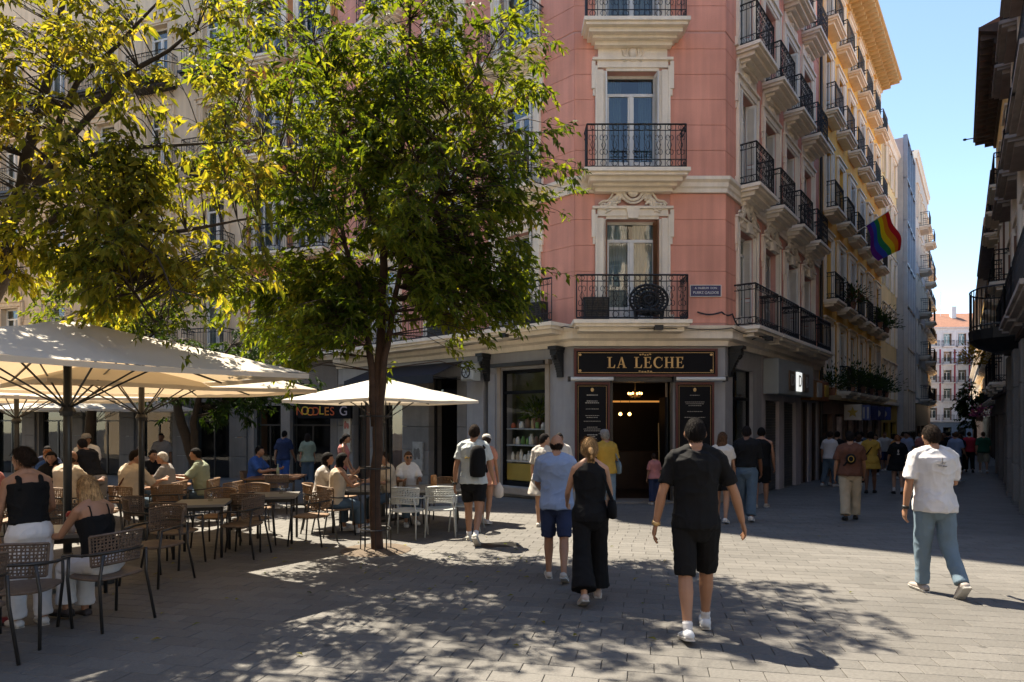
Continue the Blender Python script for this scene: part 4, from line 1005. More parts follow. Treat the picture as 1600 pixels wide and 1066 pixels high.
def tree(name, label, base, limbs, crowns, lm, nleaf, lsize, seed, bark, n_individual=0, droop=.5, per=14, group=None, view=None):
    rr = random.Random(seed); t = thing(name, label, 'tree', base, group=group); B = Vector(base)
    tw = MB(); nodes = []
    for k, (pts, rads) in enumerate(limbs):
        P = [Vector(p) for p in pts]; fine = []; fr = []
        for i in range(len(P)-1):
            for s in range(5):
                f = s/5; j = P[i].lerp(P[i+1], f); a = rads[i]+(rads[i+1]-rads[i])*f
                j += Vector((noise.noise(j*2.3), noise.noise(j*2.3+Vector((9, 0, 0))), 0))*.05; fine.append(j); fr.append(a)
        fine.append(P[-1]); fr.append(rads[-1])
        m = MB(); m.tube([p-B for p in fine], fr, 9)
        build(m, 'trunk' if k == 0 else 'branch', bark, t, smooth=True)
        nodes += [(p, a) for p, a in zip(fine, fr) if p.z > B.z+1.6]
    lf = MB(); ind = []
    for (c, r, n, sh, bt) in crowns:
        for p in crown_points(n, c, r, rr, sh, bottom=bt):
            q, a = min(nodes, key=lambda z: (z[0]-p).length+(.6 if z[0].z > p.z+.2 else 0))
            mid = q.lerp(p, .55)+Vector((0, 0, .10*(p-q).length)); d = (p-mid).normalized()
            if (p-q).length > .15: tw.tube([q-B, mid-B, p-B], [min(a*.4, .010), .006, .003], 4, cap=False)
            side = d.cross(Vector((0, 0, 1))); side = side.normalized() if side.length > .1 else Vector((1, 0, 0))
            for b_ in range(max(2, per//10)):
                sd = (d*rr.uniform(.4, 1)+side*rr.uniform(-1, 1)+Vector((rr.gauss(0, .35), rr.gauss(0, .35), rr.gauss(.0, .45)))).normalized(); L_ = rr.uniform(.16, .34)
                st_ = mid.lerp(p, rr.uniform(.35, 1.0)); en = st_+sd*L_+Vector((0, 0, -.06)); tw.tube([st_-B, st_.lerp(en, .5)+Vector((0, 0, .02))-B, en-B], [.004, .003, .002], 3, cap=False)
                ps = sd.cross(Vector((0, 0, 1))); ps = ps.normalized() if ps.length > .1 else Vector((1, 0, 0))
                for q_ in range(10):
                    f = .15+.85*q_/9; o = st_.lerp(en, f)+Vector((rr.gauss(0, .02), rr.gauss(0, .02), rr.gauss(0, .02)))
                    dd = sd*rr.uniform(.3, .9)+ps*(1 if q_ % 2 else -1)*rr.uniform(.35, 1)+Vector((rr.gauss(0, .25), rr.gauss(0, .25), -droop+rr.gauss(0, .3)))
                    l = lsize*rr.uniform(.55, 1.35)*(1.1-.3*abs(f-.5)); ind.append((o-B, dd, l, l*rr.uniform(.30, .44), rr.uniform(-1.0, 1.0)))
    build(tw, 'twigs', bark, t, smooth=True, kind='stuff')
    rr.shuffle(ind)
    if n_individual:
        ind.sort(key=lambda e: (e[0]+B-Vector((0, 0, 1.7))).length if abs((e[0]+B).x) < .79*(e[0]+B).y else 99)
        me = cached(('leaf', name, seed), lambda: MB().add([(v[0]*.4, v[1], v[2]) for v in LEAF[0]], LEAF[1]).data('leaf', lm))
        for o, dd, l, wd, ro in ind[:n_individual]:
            A = leaf_frame(dd, ro).to_4x4(); ob('leaf', me, t, Tr(*o) @ A @ Matrix.Scale(l, 4))
    for e in ind[n_individual:]: put_leaf(lf, *e)
    build(lf, 'crown', lm, t, kind='stuff')
    return t
M_BARK = mat('dark reddish bark', (.050, .028, .019), .9, var=.3, vscale=8, bump=.6, bscale=30, streak=.3)
M_BARK2 = mat('dark bark', (.040, .028, .020), .9, var=.3, vscale=8, bump=.5, bscale=30)
L_GREEN = thinmat('green leaves', [(.022, .045, .008), (.046, .080, .012), (.085, .118, .017), (.14, .165, .025), (.19, .17, .032)], .6, sc=1.0)
L_YELLOW = thinmat('yellow green leaves', [(.034, .056, .012), (.078, .100, .018), (.145, .150, .028), (.23, .21, .044), (.21, .155, .048)], .64, sc=1.2)
L_DARK = thinmat('dark leaves', [(.010, .024, .006), (.020, .044, .008), (.035, .065, .010)], .35, sc=1.0)
bx, by = -1.98, 9.3; b0 = gz(by)
tree('plaza_tree', 'young green leafy tree inside an iron tree guard in the middle', (bx, by, b0),
     [([(bx, by, b0-.05), (bx, by, b0+.9), (bx+.02, by, 2.0), (bx+.06, by, 3.0), (bx+.10, by, 4.1), (bx+.30, by, 5.0), (bx+.45, by+.1, 6.4), (bx+.5, by, 8.3)], [.092, .078, .072, .064, .056, .046, .033, .012]),
      ([(bx-.02, by, 1.6), (bx-.07, by-.05, 2.6), (bx-.17, by-.1, 3.4), (bx-.42, by-.2, 4.4), (bx-1.5, by-.4, 5.6)], [.06, .05, .042, .03, .01]),
      ([(bx+.03, by, 1.7), (bx+.15, by-.1, 2.6), (bx+.30, by-.15, 3.4), (bx+.55, by-.25, 4.3), (bx+1.6, by-.3, 5.8)], [.056, .048, .04, .028, .01]),
      ([(bx+.13, by, 4.1), (bx-.12, by, 4.8), (bx-.5, by+.1, 5.9), (bx-.9, by, 7.2)], [.055, .045, .03, .012]),
      ([(bx+.28, by, 5.0), (bx+.8, by, 5.8), (bx+1.5, by-.2, 6.6)], [.045, .03, .012]),
      ([(bx-.14, by-.1, 3.2), (bx-1.0, by+.2, 3.45), (bx-2.1, by+.2, 3.9)], [.035, .022, .01])],
     [((bx+.18, by, 5.65), (2.75, 2.1, 2.8), 930, .44, -1), ((bx-.7, by, 3.3), (1.6, 1.3, 1.1), 270, .45, -1), ((bx+1.25, by, 3.8), (1.6, 1.2, 1.45), 230, .45, -1)], L_GREEN, 0, .122, 21, M_BARK, 260, per=31)
lx, ly = -6.5, 7.7; l0 = gz(ly)
tree('plaza_tree', 'yellowing leafy tree reaching in from the left edge above the parasols', (lx, ly, l0),
     [([(lx, ly, l0-.05), (lx+.05, ly, 1.5), (lx+.1, ly, 2.8), (lx+.5, ly, 4.2), (lx+.9, ly, 5.8), (lx+1.2, ly, 7.4)], [.15, .12, .10, .075, .05, .015]),
      ([(lx+.1, ly, 2.8), (lx+.6, ly-.3, 3.7), (lx+1.15, ly-.5, 4.35), (lx+2.0, ly-.5, 4.75), (lx+3.2, ly-.3, 4.9)], [.07, .052, .040, .028, .010]),
      ([(lx+.1, ly, 2.7), (lx+.9, ly-.5, 3.6), (lx+1.6, ly-.6, 4.05), (lx+2.6, ly-.5, 3.8), (lx+3.6, ly-.4, 4.0)], [.062, .046, .036, .025, .010]),
      ([(lx+1.6, ly-.6, 4.05), (lx+2.2, ly-.7, 3.3), (lx+2.6, ly-.7, 2.75)], [.03, .02, .008]),
      ([(lx+.5, ly, 4.2), (lx+1.5, ly-.3, 5.6), (lx+2.6, ly-.4, 6.6)], [.042, .030, .010]),
      ([(lx+1.15, ly-.5, 4.35), (lx+2.2, ly-.6, 5.5), (lx+3.0, ly-.6, 6.0)], [.04, .03, .012])],
     [((lx+1.5, ly-.75, 5.35), (2.6, 1.0, 2.1), 300, .42, -1), ((lx+2.6, ly-.75, 4.2), (1.6, .85, 1.5), 220, .42, -1), ((lx+2.0, ly-.6, 3.35), (1.9, .6, .6), 110, .5, -1)], L_YELLOW, 0, .125, 33, M_BARK2, 300, per=21, droop=.7)
tree('plaza_tree', 'small dark leaning tree behind the parasols at the back of the plaza', (-7.5, 15.2, gz(15.2)),
     [([(-7.3, 15.2, gz(15.2)-.05), (-7.5, 15.2, .6), (-7.85, 15.2, 1.6), (-8.0, 15.2, 2.4), (-7.8, 15.2, 3.6)], [.16, .13, .11, .08, .03]),
      ([(-7.5, 15.2, .6), (-7.5, 15.1, 1.6), (-7.3, 15.1, 2.6), (-6.6, 15, 3.4)], [.10, .08, .06, .02])],
     [((-6.9, 15.2, 2.75), (2.5, 1.5, 1.15), 330, .5, -1)], L_DARK, 0, .15, 41, M_BARK2, 0, per=22)
tree('plaza_tree', 'bright bushy tree far left behind the parasols below the cream house', (-11.6, 17.6, gz(17.6)),
     [([(-11.6, 17.6, gz(17.6)-.05), (-11.6, 17.6, 1.5), (-11.4, 17.6, 3), (-11, 17.6, 5)], [.16, .13, .1, .03]), ([(-11.6, 17.6, 2), (-10.6, 17.5, 3.4), (-9.6, 17.5, 4.2)], [.08, .05, .02])],
     [((-10.9, 17.6, 4.4), (2.6, 1.7, 1.7), 300, .5, -1)], L_GREEN, 0, .16, 43, M_BARK2, 0, per=20)
tree('street_tree', 'small dark tree far down the street on the right', (36.2, 50, gz(50)),
     [([(36.2, 50, gz(50)-.1), (36.2, 50, .8), (36.0, 50, 2.0), (35.9, 50, 4)], [.14, .12, .1, .03])], [((35.7, 50, 2.7), (1.1, 1.2, 1.8), 110, .5, -1)], L_DARK, 0, .26, 51, M_BARK2, 0, per=20)
# twig of the left tree hanging before the parasol belongs to the left tree's crown: separate spray
tg = MB(); lfm = MB(); rr = random.Random(8); o0 = Vector((-3.35, 6.3, 2.98))
for bi, (dx, dz, ln) in enumerate(((.0, -.55, 1), (.22, -.75, 1), (-.28, -.5, 1), (.42, -.35, 1))):
    e = o0+Vector((dx, -.1, dz)); m_ = o0.lerp(e, .5)+Vector((dx*.3, 0, .08)); tg.tube([o0, m_, e], [.008, .006, .003], 4)
    for k in range(20):
        f = rr.random(); p = m_.lerp(e, f) if rr.random() < .7 else o0.lerp(m_, f); put_leaf(lfm, p+Vector((rr.gauss(0, .03),)*3), Vector((rr.gauss(0, .7), rr.gauss(0, .5), -.6)), rr.uniform(.07, .11), .04, rr.uniform(-1, 1))
tg.tube([Vector((-4.0, 6.8, 3.6)), Vector((-3.6, 6.5, 3.35)), o0], [.014, .011, .008], 5)
spray = thing('leafy_branch', 'drooping leafy twig hanging in front of the big parasol', 'branch', o0)
build(tg, 'twig', M_BARK2, spray, Tr(*(-o0))); build(lfm, 'leaves', L_GREEN, spray, Tr(*(-o0)), kind='stuff')
fl_ = MB(); rr = random.Random(19)
for _ in range(90):
    fx = bx+rr.gauss(.8, 2.2); fy = by+rr.gauss(-1.2, 1.8)
    if fy > 4: put_leaf(fl_, Vector((fx, fy, gz(fy)+.012)), Vector((rr.gauss(0, 1), rr.gauss(0, 1), rr.uniform(0, .12))), rr.uniform(.05, .09), .03, rr.uniform(-.3, .3))
tag(build(fl_, 'fallen_leaves', L_YELLOW, kind='stuff'), 'dry fallen leaves scattered on the paving round the tree', 'leaves')
# iron tree guard
t = thing('tree_guard', 'slim iron guard of upright bars round the tree trunk', 'tree guard', (bx, by, b0))
for k in range(8):
    a = k*math.pi/4+.2; mb = MB(); mb.tube([(.215*math.cos(a), .215*math.sin(a), 0), (.21*math.cos(a), .21*math.sin(a), 1.2), (.20*math.cos(a), .20*math.sin(a), 2.15)], .009, 5); build(mb, 'bar', mat('rusty iron', (.02, .017, .015), .6, metal=.4, var=.3), t)
for z in (.32, 1.2, 1.95): mb = MB(); mb.tube([(.218*math.cos(R(a)), .218*math.sin(R(a)), z) for a in range(0, 360, 18)], .012, 5, closed=True); build(mb, 'hoop', M_DKMETAL, t)
mb = MB(); mb.lathe([(.52, -.005), (.50, .012), (.25, .03), (.02, .03)], 18); build(mb, 'soil_bed', mat('dry soil', (.10, .075, .055), .95, var=.3, vscale=12, bump=.6), t)
# balcony plants on the ochre building
def plant(loc, r, seed, lab, lm=L_DARK, flower=None, pot=True):
    rr = random.Random(seed); t = thing('potted_plant', lab, 'plant', loc, group='plants on balconies')
    if pot: mb = MB(); mb.lathe([(.11, 0), (.15, .24), (.17, .24), (.17, .28), (.14, .28), (.13, .22), (.01, .22)], 10); build(mb, 'pot', M_TILE, t)
    mb = MB(); st_ = MB()
    for k in range(int(460*r)):
        v = Vector((rr.gauss(0, .34), rr.gauss(0, .20), abs(rr.gauss(.2, .32))))*r+Vector((0, 0, .25)); put_leaf(mb, v, v+Vector((0, 0, -.3)), rr.uniform(.10, .20), .06, rr.uniform(-1, 1))
        if k % 40 == 0: st_.tube([(0, 0, .2), tuple(v*.6+Vector((0, 0, .1))), tuple(v)], .006, 4, cap=False)
    build(mb, 'foliage', lm, t, kind='stuff'); build(st_, 'stems', M_BARK2, t)
L_RED = thinmat('red flowers', [(.02, .045, .01), (.03, .06, .01), (.16, .02, .03)], .3)
posn = ('first', 'second', 'third', 'fourth', 'fifth', 'sixth')
for k in range(1, 6):
    o = FY @ Vector((1.55+2.36*k, -.42, 2.86)); plant(o, 1.0, 60+k, 'leafy plant on the lowest ochre balcony, %s window from the pink corner' % posn[k])
for k, lm_ in ((1, L_RED), (4, L_DARK), (5, L_DARK)):
    o = FY @ Vector((1.55+2.36*k, -.45, 6.26)); plant(o, .9, 70+k, ('flowering red' if k == 1 else 'trailing green')+' plant on the second ochre balcony, %s window from the pink corner' % posn[k], lm_)
o = FY @ Vector((.7, -.3, 2.6)); plant(o, .9, 80, 'dark fern above the rust shop sign where pink meets ochre')
plant((17.55, 24.3, 3.55), .9, 81, 'golden yellow hanging plant under the dark balcony on the right', thinmat('golden leaves', [(.10, .08, .01), (.30, .20, .02), (.45, .28, .03)], .3), pot=False)
plant((23.4, 32, 1.6), .5, 82, 'pink flowering plant by the right wall far down the street', thinmat('pink flowers', [(.03, .06, .02), (.30, .06, .22), (.45, .15, .35)], .3))
q_ = FL @ Vector((Lu(1.5), .36, 1.45)); plant(q_, .62, 90, 'green fern on the top shelf of the display window', L_GREEN)
rod = thing('flag_rod', 'thin bare metal rod sticking out from the right eaves into the sky', 'rod', (16.6, 22.6, 11.6)); mb = MB(); mb.tube([(0.4, .2, .2), (-.75, -.2, -.12)], .02, 5); build(mb, 'rod', M_DKMETAL, rod); mb = MB(); mb.ell((-.75, -.2, -.12), .07, .05, .04, 8, 6); build(mb, 'tip', M_DKMETAL, rod)
# ------------------------------------------------------------------ parasols
M_CANVAS = thinmat('cream canvas', [(.66, .60, .51)], .34, tcol=(.54, .40, .25))
M_CANVASW = thinmat('white canvas', [(.66, .62, .56)], .32, tcol=(.50, .42, .32))
def parasol(label, x, y, s, rz, eh=2.40, rise=.58, cm=M_CANVAS):
    z = gz(y); t = thing('parasol', label, 'parasol', (x, y, z), rz, 'square parasols over the terrace'); N = 12
    mb = MB(); idx = {}
    def Z(u, v): m_ = max(abs(u), abs(v)); n_ = min(abs(u), abs(v)); return eh+rise*(1-m_)**.95-.035*math.sin(math.pi*min(1, m_))*(1-n_/max(m_, 1e-6))-.03*m_*(1-n_/max(m_, 1e-6))
    for i in range(-N, N+1):
        for j in range(-N, N+1): idx[i, j] = len(mb.v); mb.v.append((i/N*s, j/N*s, Z(i/N, j/N)+.022*noise.noise(Vector((i/N*s*2.2+x, j/N*s*2.2, y)))))
    for i in range(-N, N):
        for j in range(-N, N):
            a, b, c, d_ = idx[i, j], idx[i+1, j], idx[i+1, j+1], idx[i, j+1]
            if (i+.5)*(j+.5) > 0: mb.f += [(a, b, c), (a, c, d_)]
            else: mb.f += [(a, b, d_), (b, c, d_)]
            mb.m += [0, 0]
    can = build(mb, 'canopy', cm, t)
    mb = MB()
    for e in range(4):
        M = Matrix.Rotation(e*math.pi/2, 3, 'Z')
        for i in range(-N, N):
            p, q = M @ Vector((i/N*s, s+.004, Z(i/N, 1))), M @ Vector(((i+1)/N*s, s+.004, Z((i+1)/N, 1))); mb.add([p, q, q-Vector((0, 0, .055)), p-Vector((0, 0, .055))], [(0, 1, 2, 3)])
    build(mb, 'hem', cm, can)
    mb = MB(); mb.tube([(0, 0, .05), (0, 0, eh+rise-.02)], .042, 10); build(mb, 'pole', M_DKMETAL, t, smooth=True)
    mb = MB(); mb.lathe([(.09, 0), (.1, .04), (.05, .1), (.01, .1)], 10, (0, 0, eh+rise-.09)); mb.lathe([(.07, 0), (.085, .05), (.06, .1), (.05, .1)], 10, (0, 0, eh-.5)); build(mb, 'hub', M_DKMETAL, t)
    for k in range(8):
        a = k*math.pi/4; u, v = math.cos(a), math.sin(a); m_ = max(abs(u), abs(v)); u, v = u/m_, v/m_
        mb = MB(); mb.tube([(0, 0, eh+rise-.07), (u*s*.5, v*s*.5, Z(u*.5, v*.5)-.04), (u*s*.98, v*s*.98, Z(u*.98, v*.98)-.03)], .014, 5); rb = build(mb, 'rib', M_DKMETAL, t)
        mb = MB(); mb.tube([(0, 0, eh-.42), (u*s*.5, v*s*.5, Z(u*.5, v*.5)-.05)], .011, 5); build(mb, 'strut', M_DKMETAL, rb)
    mb = MB(); mb.bbox(-.35, .35, -.35, .35, 0, .06, .01); mb.lathe([(.06, .06), (.055, .35), (.04, .36)], 10); build(mb, 'base', M_DKMETAL, t)
RZ = math.atan2(2.4, 1.74)
parasol('nearest large cream parasol with tree shadows at the left edge', -5.0, 7.2, 1.85, RZ)
parasol('cream parasol with dark pole standing behind the nearest one', -5.73, 9.9, 1.85, RZ)
parasol('smaller white parasol behind the tree trunk', -2.57, 12.7, 1.35, RZ, 2.36, .44, cm=M_CANVASW)
parasol('cream parasol with pole far left behind the women', -9.6, 12.4, 1.8, RZ)
parasol('white parasol at the back left in front of the cream house', -11.9, 18.2, 1.9, RZ, cm=M_CANVASW)

# ------------------------------------------------------------------ chairs and tables
def chair_meshes(kind):
    fm_, bm_, sm_ = {'dark': (M_DKMETAL, M_WEAVE, M_WEAVE), 'rattan': (M_DKMETAL, M_RATTAN, M_RATTAN), 'white': (M_WHITEM, M_WHITEM, M_WHITEM)}[kind]
    legs = []
    for sx in (-1, 1):
        mb = MB(); mb.tube([(sx*.27, .25, 0), (sx*.25, .21, .43), (sx*.265, .19, .63)], .0135, 7); legs.append(mb.data('leg', fm_, True))
        mb = MB(); mb.tube([(sx*.25, -.30, 0), (sx*.22, -.22, .43), (sx*.20, -.245, .66)], .0135, 7); legs.append(mb.data('leg', fm_, True))
    mb = MB(); n = 18
    pr = [(.25*(abs(math.cos(a))**.6)*(1 if math.cos(a) > 0 else -1), .24*(abs(math.sin(a))**.6)*(1 if math.sin(a) > 0 else -1)) for a in [2*math.pi*k/n for k in range(n)]]
    mb.loft([[(x*f, y*f, z) for x, y in pr] for f, z in ((.93, .425), (1.0, .432), (1.0, .447), (.9, .455), (.5, .448), (.02, .446))]); seat = mb.data('seat', sm_, True)
    mb = MB(); A = [R(a) for a in range(190, 351, 10)]; ring = lambda z, r=.27, k=1.0: [(r*math.cos(a)*1.0, -.02+.255*k*math.sin(a), z+.03*math.sin(-a)) for a in A]
    mb.tube(ring(.645), .013, 6); mb.tube([(.265, .19, .63), (.275, .05, .645), ring(.645)[-1]], .013, 6); mb.tube([(-.265, .19, .63), (-.275, .05, .645), ring(.645)[0]], .013, 6); arm = mb.data('arm_frame', fm_, True)
    mb = MB(); A = [R(a) for a in range(204, 337, 6)]
    def rz(z): k = .95+(z-.55)*.35; return [(.255*math.cos(a)*k, -.02+.255*k*math.sin(a), z+.02*math.sin(-a)-.02*abs(math.cos(a))**2) for a in A]
    zs = lin(.56, .82, 9)
    for z in zs: mb.tube(rz(z), .0065 if 0 < zs.index(z) < 9 else .013, 4)
    rows = [rz(z) for z in zs]
    for k in range(len(A)):
        mb.tube([r[k] for r in rows], .0065 if 0 < k < len(A)-1 else .013, 4)
        if k < len(A)-4 and k % 2 == 0: mb.tube([rows[0][k], rows[4][k+2], rows[9][k+4]], .005, 4)
    if kind != 'white':
        pl = [[(p[0]*.985, p[1]*.985, p[2]) for p in rows[i]] for i in (1, 3, 5, 7)]
    return legs, seat, arm, mb.data('backrest', bm_)
def chair(label, x, y, rz, kind='dark', group='terrace chairs'):
    L = cached(('chair', kind), lambda: chair_meshes(kind)); t = thing('terrace_chair', label, 'chair', (x, y, gz(y)), rz, group)
    for me in L[0]: ob('leg', me, t)
    ob('seat', L[1], t); ob('arm_frame', L[2], t); ob('backrest', L[3], t)
def table(label, x, y, rz=0, kind='square', s=.35, top=M_TABLE, h=.74):
    t = thing('terrace_table', label, 'table', (x, y, gz(y)), rz, 'terrace tables')
    if kind == 'square':
        mb = MB(); mb.box(-s, s, -s, s, h-.035, h); build(mb, 'table_top', top, t)
        for sx in (-1, 1):
            for sy in (-1, 1): mb = MB(); mb.tube([(sx*(s-.05), sy*(s-.05), 0), (sx*(s-.05), sy*(s-.05), h-.036)], .02, 7); build(mb, 'leg', M_DKMETAL, t, smooth=True)
        mb = MB()
        for a in (-1, 1): mb.box(-s+.05, s-.05, a*(s-.05)-.012, a*(s-.05)+.012, h-.09, h-.036)
        build(mb, 'apron', M_DKMETAL, t)
    else:
        mb = MB(); mb.lathe([(s*.9, h-.04), (s, h-.035), (s, h-.008), (s*.98, h), (.01, h)], 24); build(mb, 'table_top', top, t)
        mb = MB(); mb.lathe([(.04, .03), (.035, .4), (.05, h-.045), (.12, h-.041)], 10); build(mb, 'leg', M_DKMETAL, t, smooth=True)
        mb = MB(); mb.lathe([(.24, 0), (.24, .02), (.05, .05), (.01, .05)], 16); build(mb, 'base', M_DKMETAL, t)
RA = lambda dx, dy: math.atan2(dy, dx)-math.pi/2          # turn so that +y looks along (dx, dy)
table('small square table with drinks between the two women in black tops', -4.5, 6.4, .35, s=.36)
chair('dark woven chair with its back to the camera in front of the standing woman', -4.02, 5.25, RA(-.25, 1))
chair('dark armchair the blonde woman sits on', -3.66, 5.78, RA(-.92, .38))
chair('dark chair cut off at the bottom left corner of the view', -4.0, 4.62, RA(-.9, .5))
chair('dark woven chair beyond the drinks table beside the blonde woman', -4.05, 7.3, RA(-.3, -1))
table('empty grey square table nearest the paved strip of sun', -4.35, 9.0, .25)
chair('empty dark chair left of the nearest empty table', -5.0, 8.75, RA(1, .2)); chair('empty dark chair pulled up at the near side of the nearest empty table', -4.35, 8.25, RA(.1, 1)); chair('rattan backed chair behind the nearest empty table', -4.5, 9.75, RA(.0, -1), 'rattan')
chair('dark chair right of the nearest empty table', -3.75, 8.9, RA(-1, .1))
table('second empty grey square table next to the tree', -3.75, 10.1, .2)
chair('sunlit pale rattan chair behind the second empty table', -4.35, 10.85, RA(.5, -1), 'rattan'); chair('rattan armchair facing left between the second table and the tree', -3.08, 9.85, RA(-1, .2), 'rattan'); chair('dark chair tucked under the second empty table', -3.85, 9.45, RA(0, 1))
table('grey table with a napkin stand right of the tree trunk', -1.35, 11.5, .3, s=.5)
chair('white metal chair just right of the tree trunk', -1.72, 10.55, RA(.2, 1), 'white'); chair('white metal chair in the middle of the group right of the trunk', -1.2, 10.75, RA(-.1, 1), 'white'); chair('white metal chair at the right end of the terrace', -.82, 11.3, RA(-1, .1), 'white'); chair('rattan chair behind the napkin stand', -1.3, 12.3, RA(0, -1), 'rattan')
table('small table of the women left of the tree trunk', -2.75, 11.35, .1, s=.4)
table('round brown table of the seated group behind the parasol poles', -6.7, 12.0, 0, 'round', .62, M_WOODT); table('brown table with bottles below the terracotta house', -5.3, 14.4, .1, s=.55, top=M_WOODT)
table('round brown table far left beneath the back parasol', -8.6, 10.6, 0, 'round', .5, M_WOODT)
for k, (x, y, a, kd, lab) in enumerate(((-5.6, 8.1, .4, 'dark', 'dark chair beside the second parasol pole'), (-6.1, 9.0, 2.6, 'dark', 'dark chair left of the second parasol pole'), (-5.9, 11.0, .3, 'rattan', 'rattan chair before the round brown table'), (-6.6, 10.2, -.5, 'rattan', 'rattan chair between the two brown tables'), (-5.2, 11.6, 1.4, 'rattan', 'rattan chair with its back to the round brown table'), (-7.4, 9.3, .2, 'rattan', 'rattan chair behind the standing woman'), (-5.0, 13.7, .1, 'dark', 'dark chair at the table with bottles'), (-3.4, 12.9, 2.8, 'rattan', 'rattan chair at the women\'s table by the trunk'))):
    chair(lab, x, y, a, kd)
# small table ware
def ware(name, lab, x, y, z, prof, m, cat, cap=None):
    t = thing(name, lab, cat, (x, y, z)); mb = MB(); mb.lathe(prof, 12); build(mb, 'vessel', m, t, smooth=True)
    if cap: mb = MB(); mb.lathe(cap[0], 12); build(mb, 'lid', cap[1], t, smooth=True)
zt = gz(6.4)+.741
M_CLEAR = glassmat('tumbler', (.85, .85, .82), .1); M_REDP = mat('red plastic', (.35, .02, .015), .35); M_BLUEP = mat('blue can', (.02, .06, .30), .3, metal=.3); M_FOOD = mat('bread', (.42, .2, .08), .7, var=.3, vscale=20)
ware('drink_cup', 'tall clear cup with red lid on the drinks table', -4.28, 6.22, zt, [(.032, 0), (.045, .16), (.044, .16)], mat('milky cup', (.5, .42, .38), .3), 'cup', ([(.048, .16), (.046, .19), (.03, .21), (.005, .21)], M_REDP))
ware('drink_can', 'blue can on the drinks table', -4.22, 6.45, zt, [(.03, 0), (.034, .01), (.034, .13), (.028, .145), (.01, .145)], M_BLUEP, 'can')
ware('snack_plate', 'plate of bread on the drinks table', -4.4, 6.6, zt, [(.06, 0), (.11, .015), (.105, .017), (.01, .012)], M_WHITEM, 'plate', ([(.07, .015), (.06, .05), (.02, .07), (.005, .07)], M_FOOD))
ware('napkin_stand', 'cardboard napkin stand on the table right of the trunk', -1.4, 11.45, gz(11.5)+.741, [(.06, 0), (.055, .2), (.04, .22), (.01, .22)], M_FOOD, 'napkin stand'); ware('drinking_glass', 'clear glass at the edge of the table right of the trunk', -1.05, 11.4, gz(11.5)+.741, [(.03, 0), (.038, .13), (.036, .13)], M_CLEAR, 'glass')
for lab_, wx, wy, tx_ in (('water glass on the nearest empty table', -4.28, 9.08, 9.0), ('water glass on the second empty table', -3.68, 10.2, 10.1), ('tall glass on the round brown table', -6.5, 11.9, 12.0), ('short glass on the women\'s table by the trunk', -2.7, 11.3, 11.35)):
    ware('drinking_glass', lab_, wx, wy, gz(tx_)+.741, [(.03, 0), (.038, .13), (.036, .13)], M_CLEAR, 'glass')
for lab_, wx, wy, tx_ in (('white plate with bread on the round brown table', -6.8, 11.7, 12.0), ('white plate with bread on the women\'s table', -2.9, 11.4, 11.35), ('small plate with bread on the brown table far left', -8.5, 10.4, 10.6)):
    ware('snack_plate', lab_, wx, wy, gz(tx_)+.741, [(.06, 0), (.11, .015), (.105, .017), (.01, .012)], M_WHITEM, 'plate', ([(.07, .015), (.06, .05), (.02, .07), (.005, .07)], M_FOOD))
ware('glass_bottle', 'pale bottle on the brown table below the terracotta house', -5.25, 14.35, gz(14.4)+.741, [(.035, 0), (.035, .17), (.013, .22), (.013, .28)], mat('pale bottle', (.35, .40, .25), .2), 'bottle')
# ------------------------------------------------------------------ people
PENDING = []
TEX = bpy.data.textures.new('cloth_folds', 'CLOUDS'); TEX.noise_scale = .11; TEX.noise_depth = 2
def remesh(mb, name, m, parent, vox, smooth=4, fold=0.0):
    o = build(mb, name, m, parent)
    r = o.modifiers.new('r', 'REMESH'); r.mode = 'VOXEL'; r.voxel_size = vox; r.adaptivity = 0; r.use_smooth_shade = True
    s = o.modifiers.new('s', 'SMOOTH'); s.factor = .5; s.iterations = smooth
    if fold:
        o['fold'] = fold
    PENDING.append(o); return o
def bake_pending():
    dg = bpy.context.evaluated_depsgraph_get()
    new = [(o, bpy.data.meshes.new_from_object(o.evaluated_get(dg), depsgraph=dg)) for o in PENDING]
    for o, me in new:
        old = o.data; o.modifiers.clear(); o.data = me; me.name = o.name
        if not me.materials:
            for m in old.materials: me.materials.append(m)
        me.polygons.foreach_set('use_smooth', [True]*len(me.polygons)); bpy.data.meshes.remove(old)
        if 'fold' in o.keys():
            amp = o['fold']; del o['fold']; off = Vector((o.parent.location.x*3, o.parent.location.y*5, 0)); nn = [v.normal.copy() for v in me.vertices]
            for v, nv in zip(me.vertices, nn):
                p = v.co
                a = 1-abs(noise.noise(Vector((p.x*9, p.y*9, p.z*3.2))+off)); b = 1-abs(noise.noise(Vector((p.x*5+p.z*6, p.y*6, p.z*7-p.x*5))+off*1.7)); c = noise.noise(p*4+off)
                v.co = p+nv*amp*(.30*a**4+.28*b**5+.20*c-.06)
    PENDING.clear()
SKIN = {k: mat('skin '+k, c, .5, var=.06, vscale=6, spec=.35) for k, c in dict(light=(.40, .225, .15), tan=(.30, .155, .095), olive=(.24, .12, .07), brown=(.14, .065, .038)).items()}
HAIR = {k: mat('hair '+k, c, .8, var=.3, vscale=25, spec=.12, streak=.45, bump=.6, bscale=90, island=.35) for k, c in dict(black=(.008, .006, .006), dark=(.018, .011, .008), brown=(.07, .036, .020), blond=(.30, .18, .085), grey=(.28, .26, .24), auburn=(.12, .045, .02)).items()}
def cloth(name, c, r=.85): return mat('cloth '+name, c, r, var=.10, vscale=7, spec=.2, bump=.15, bscale=140)
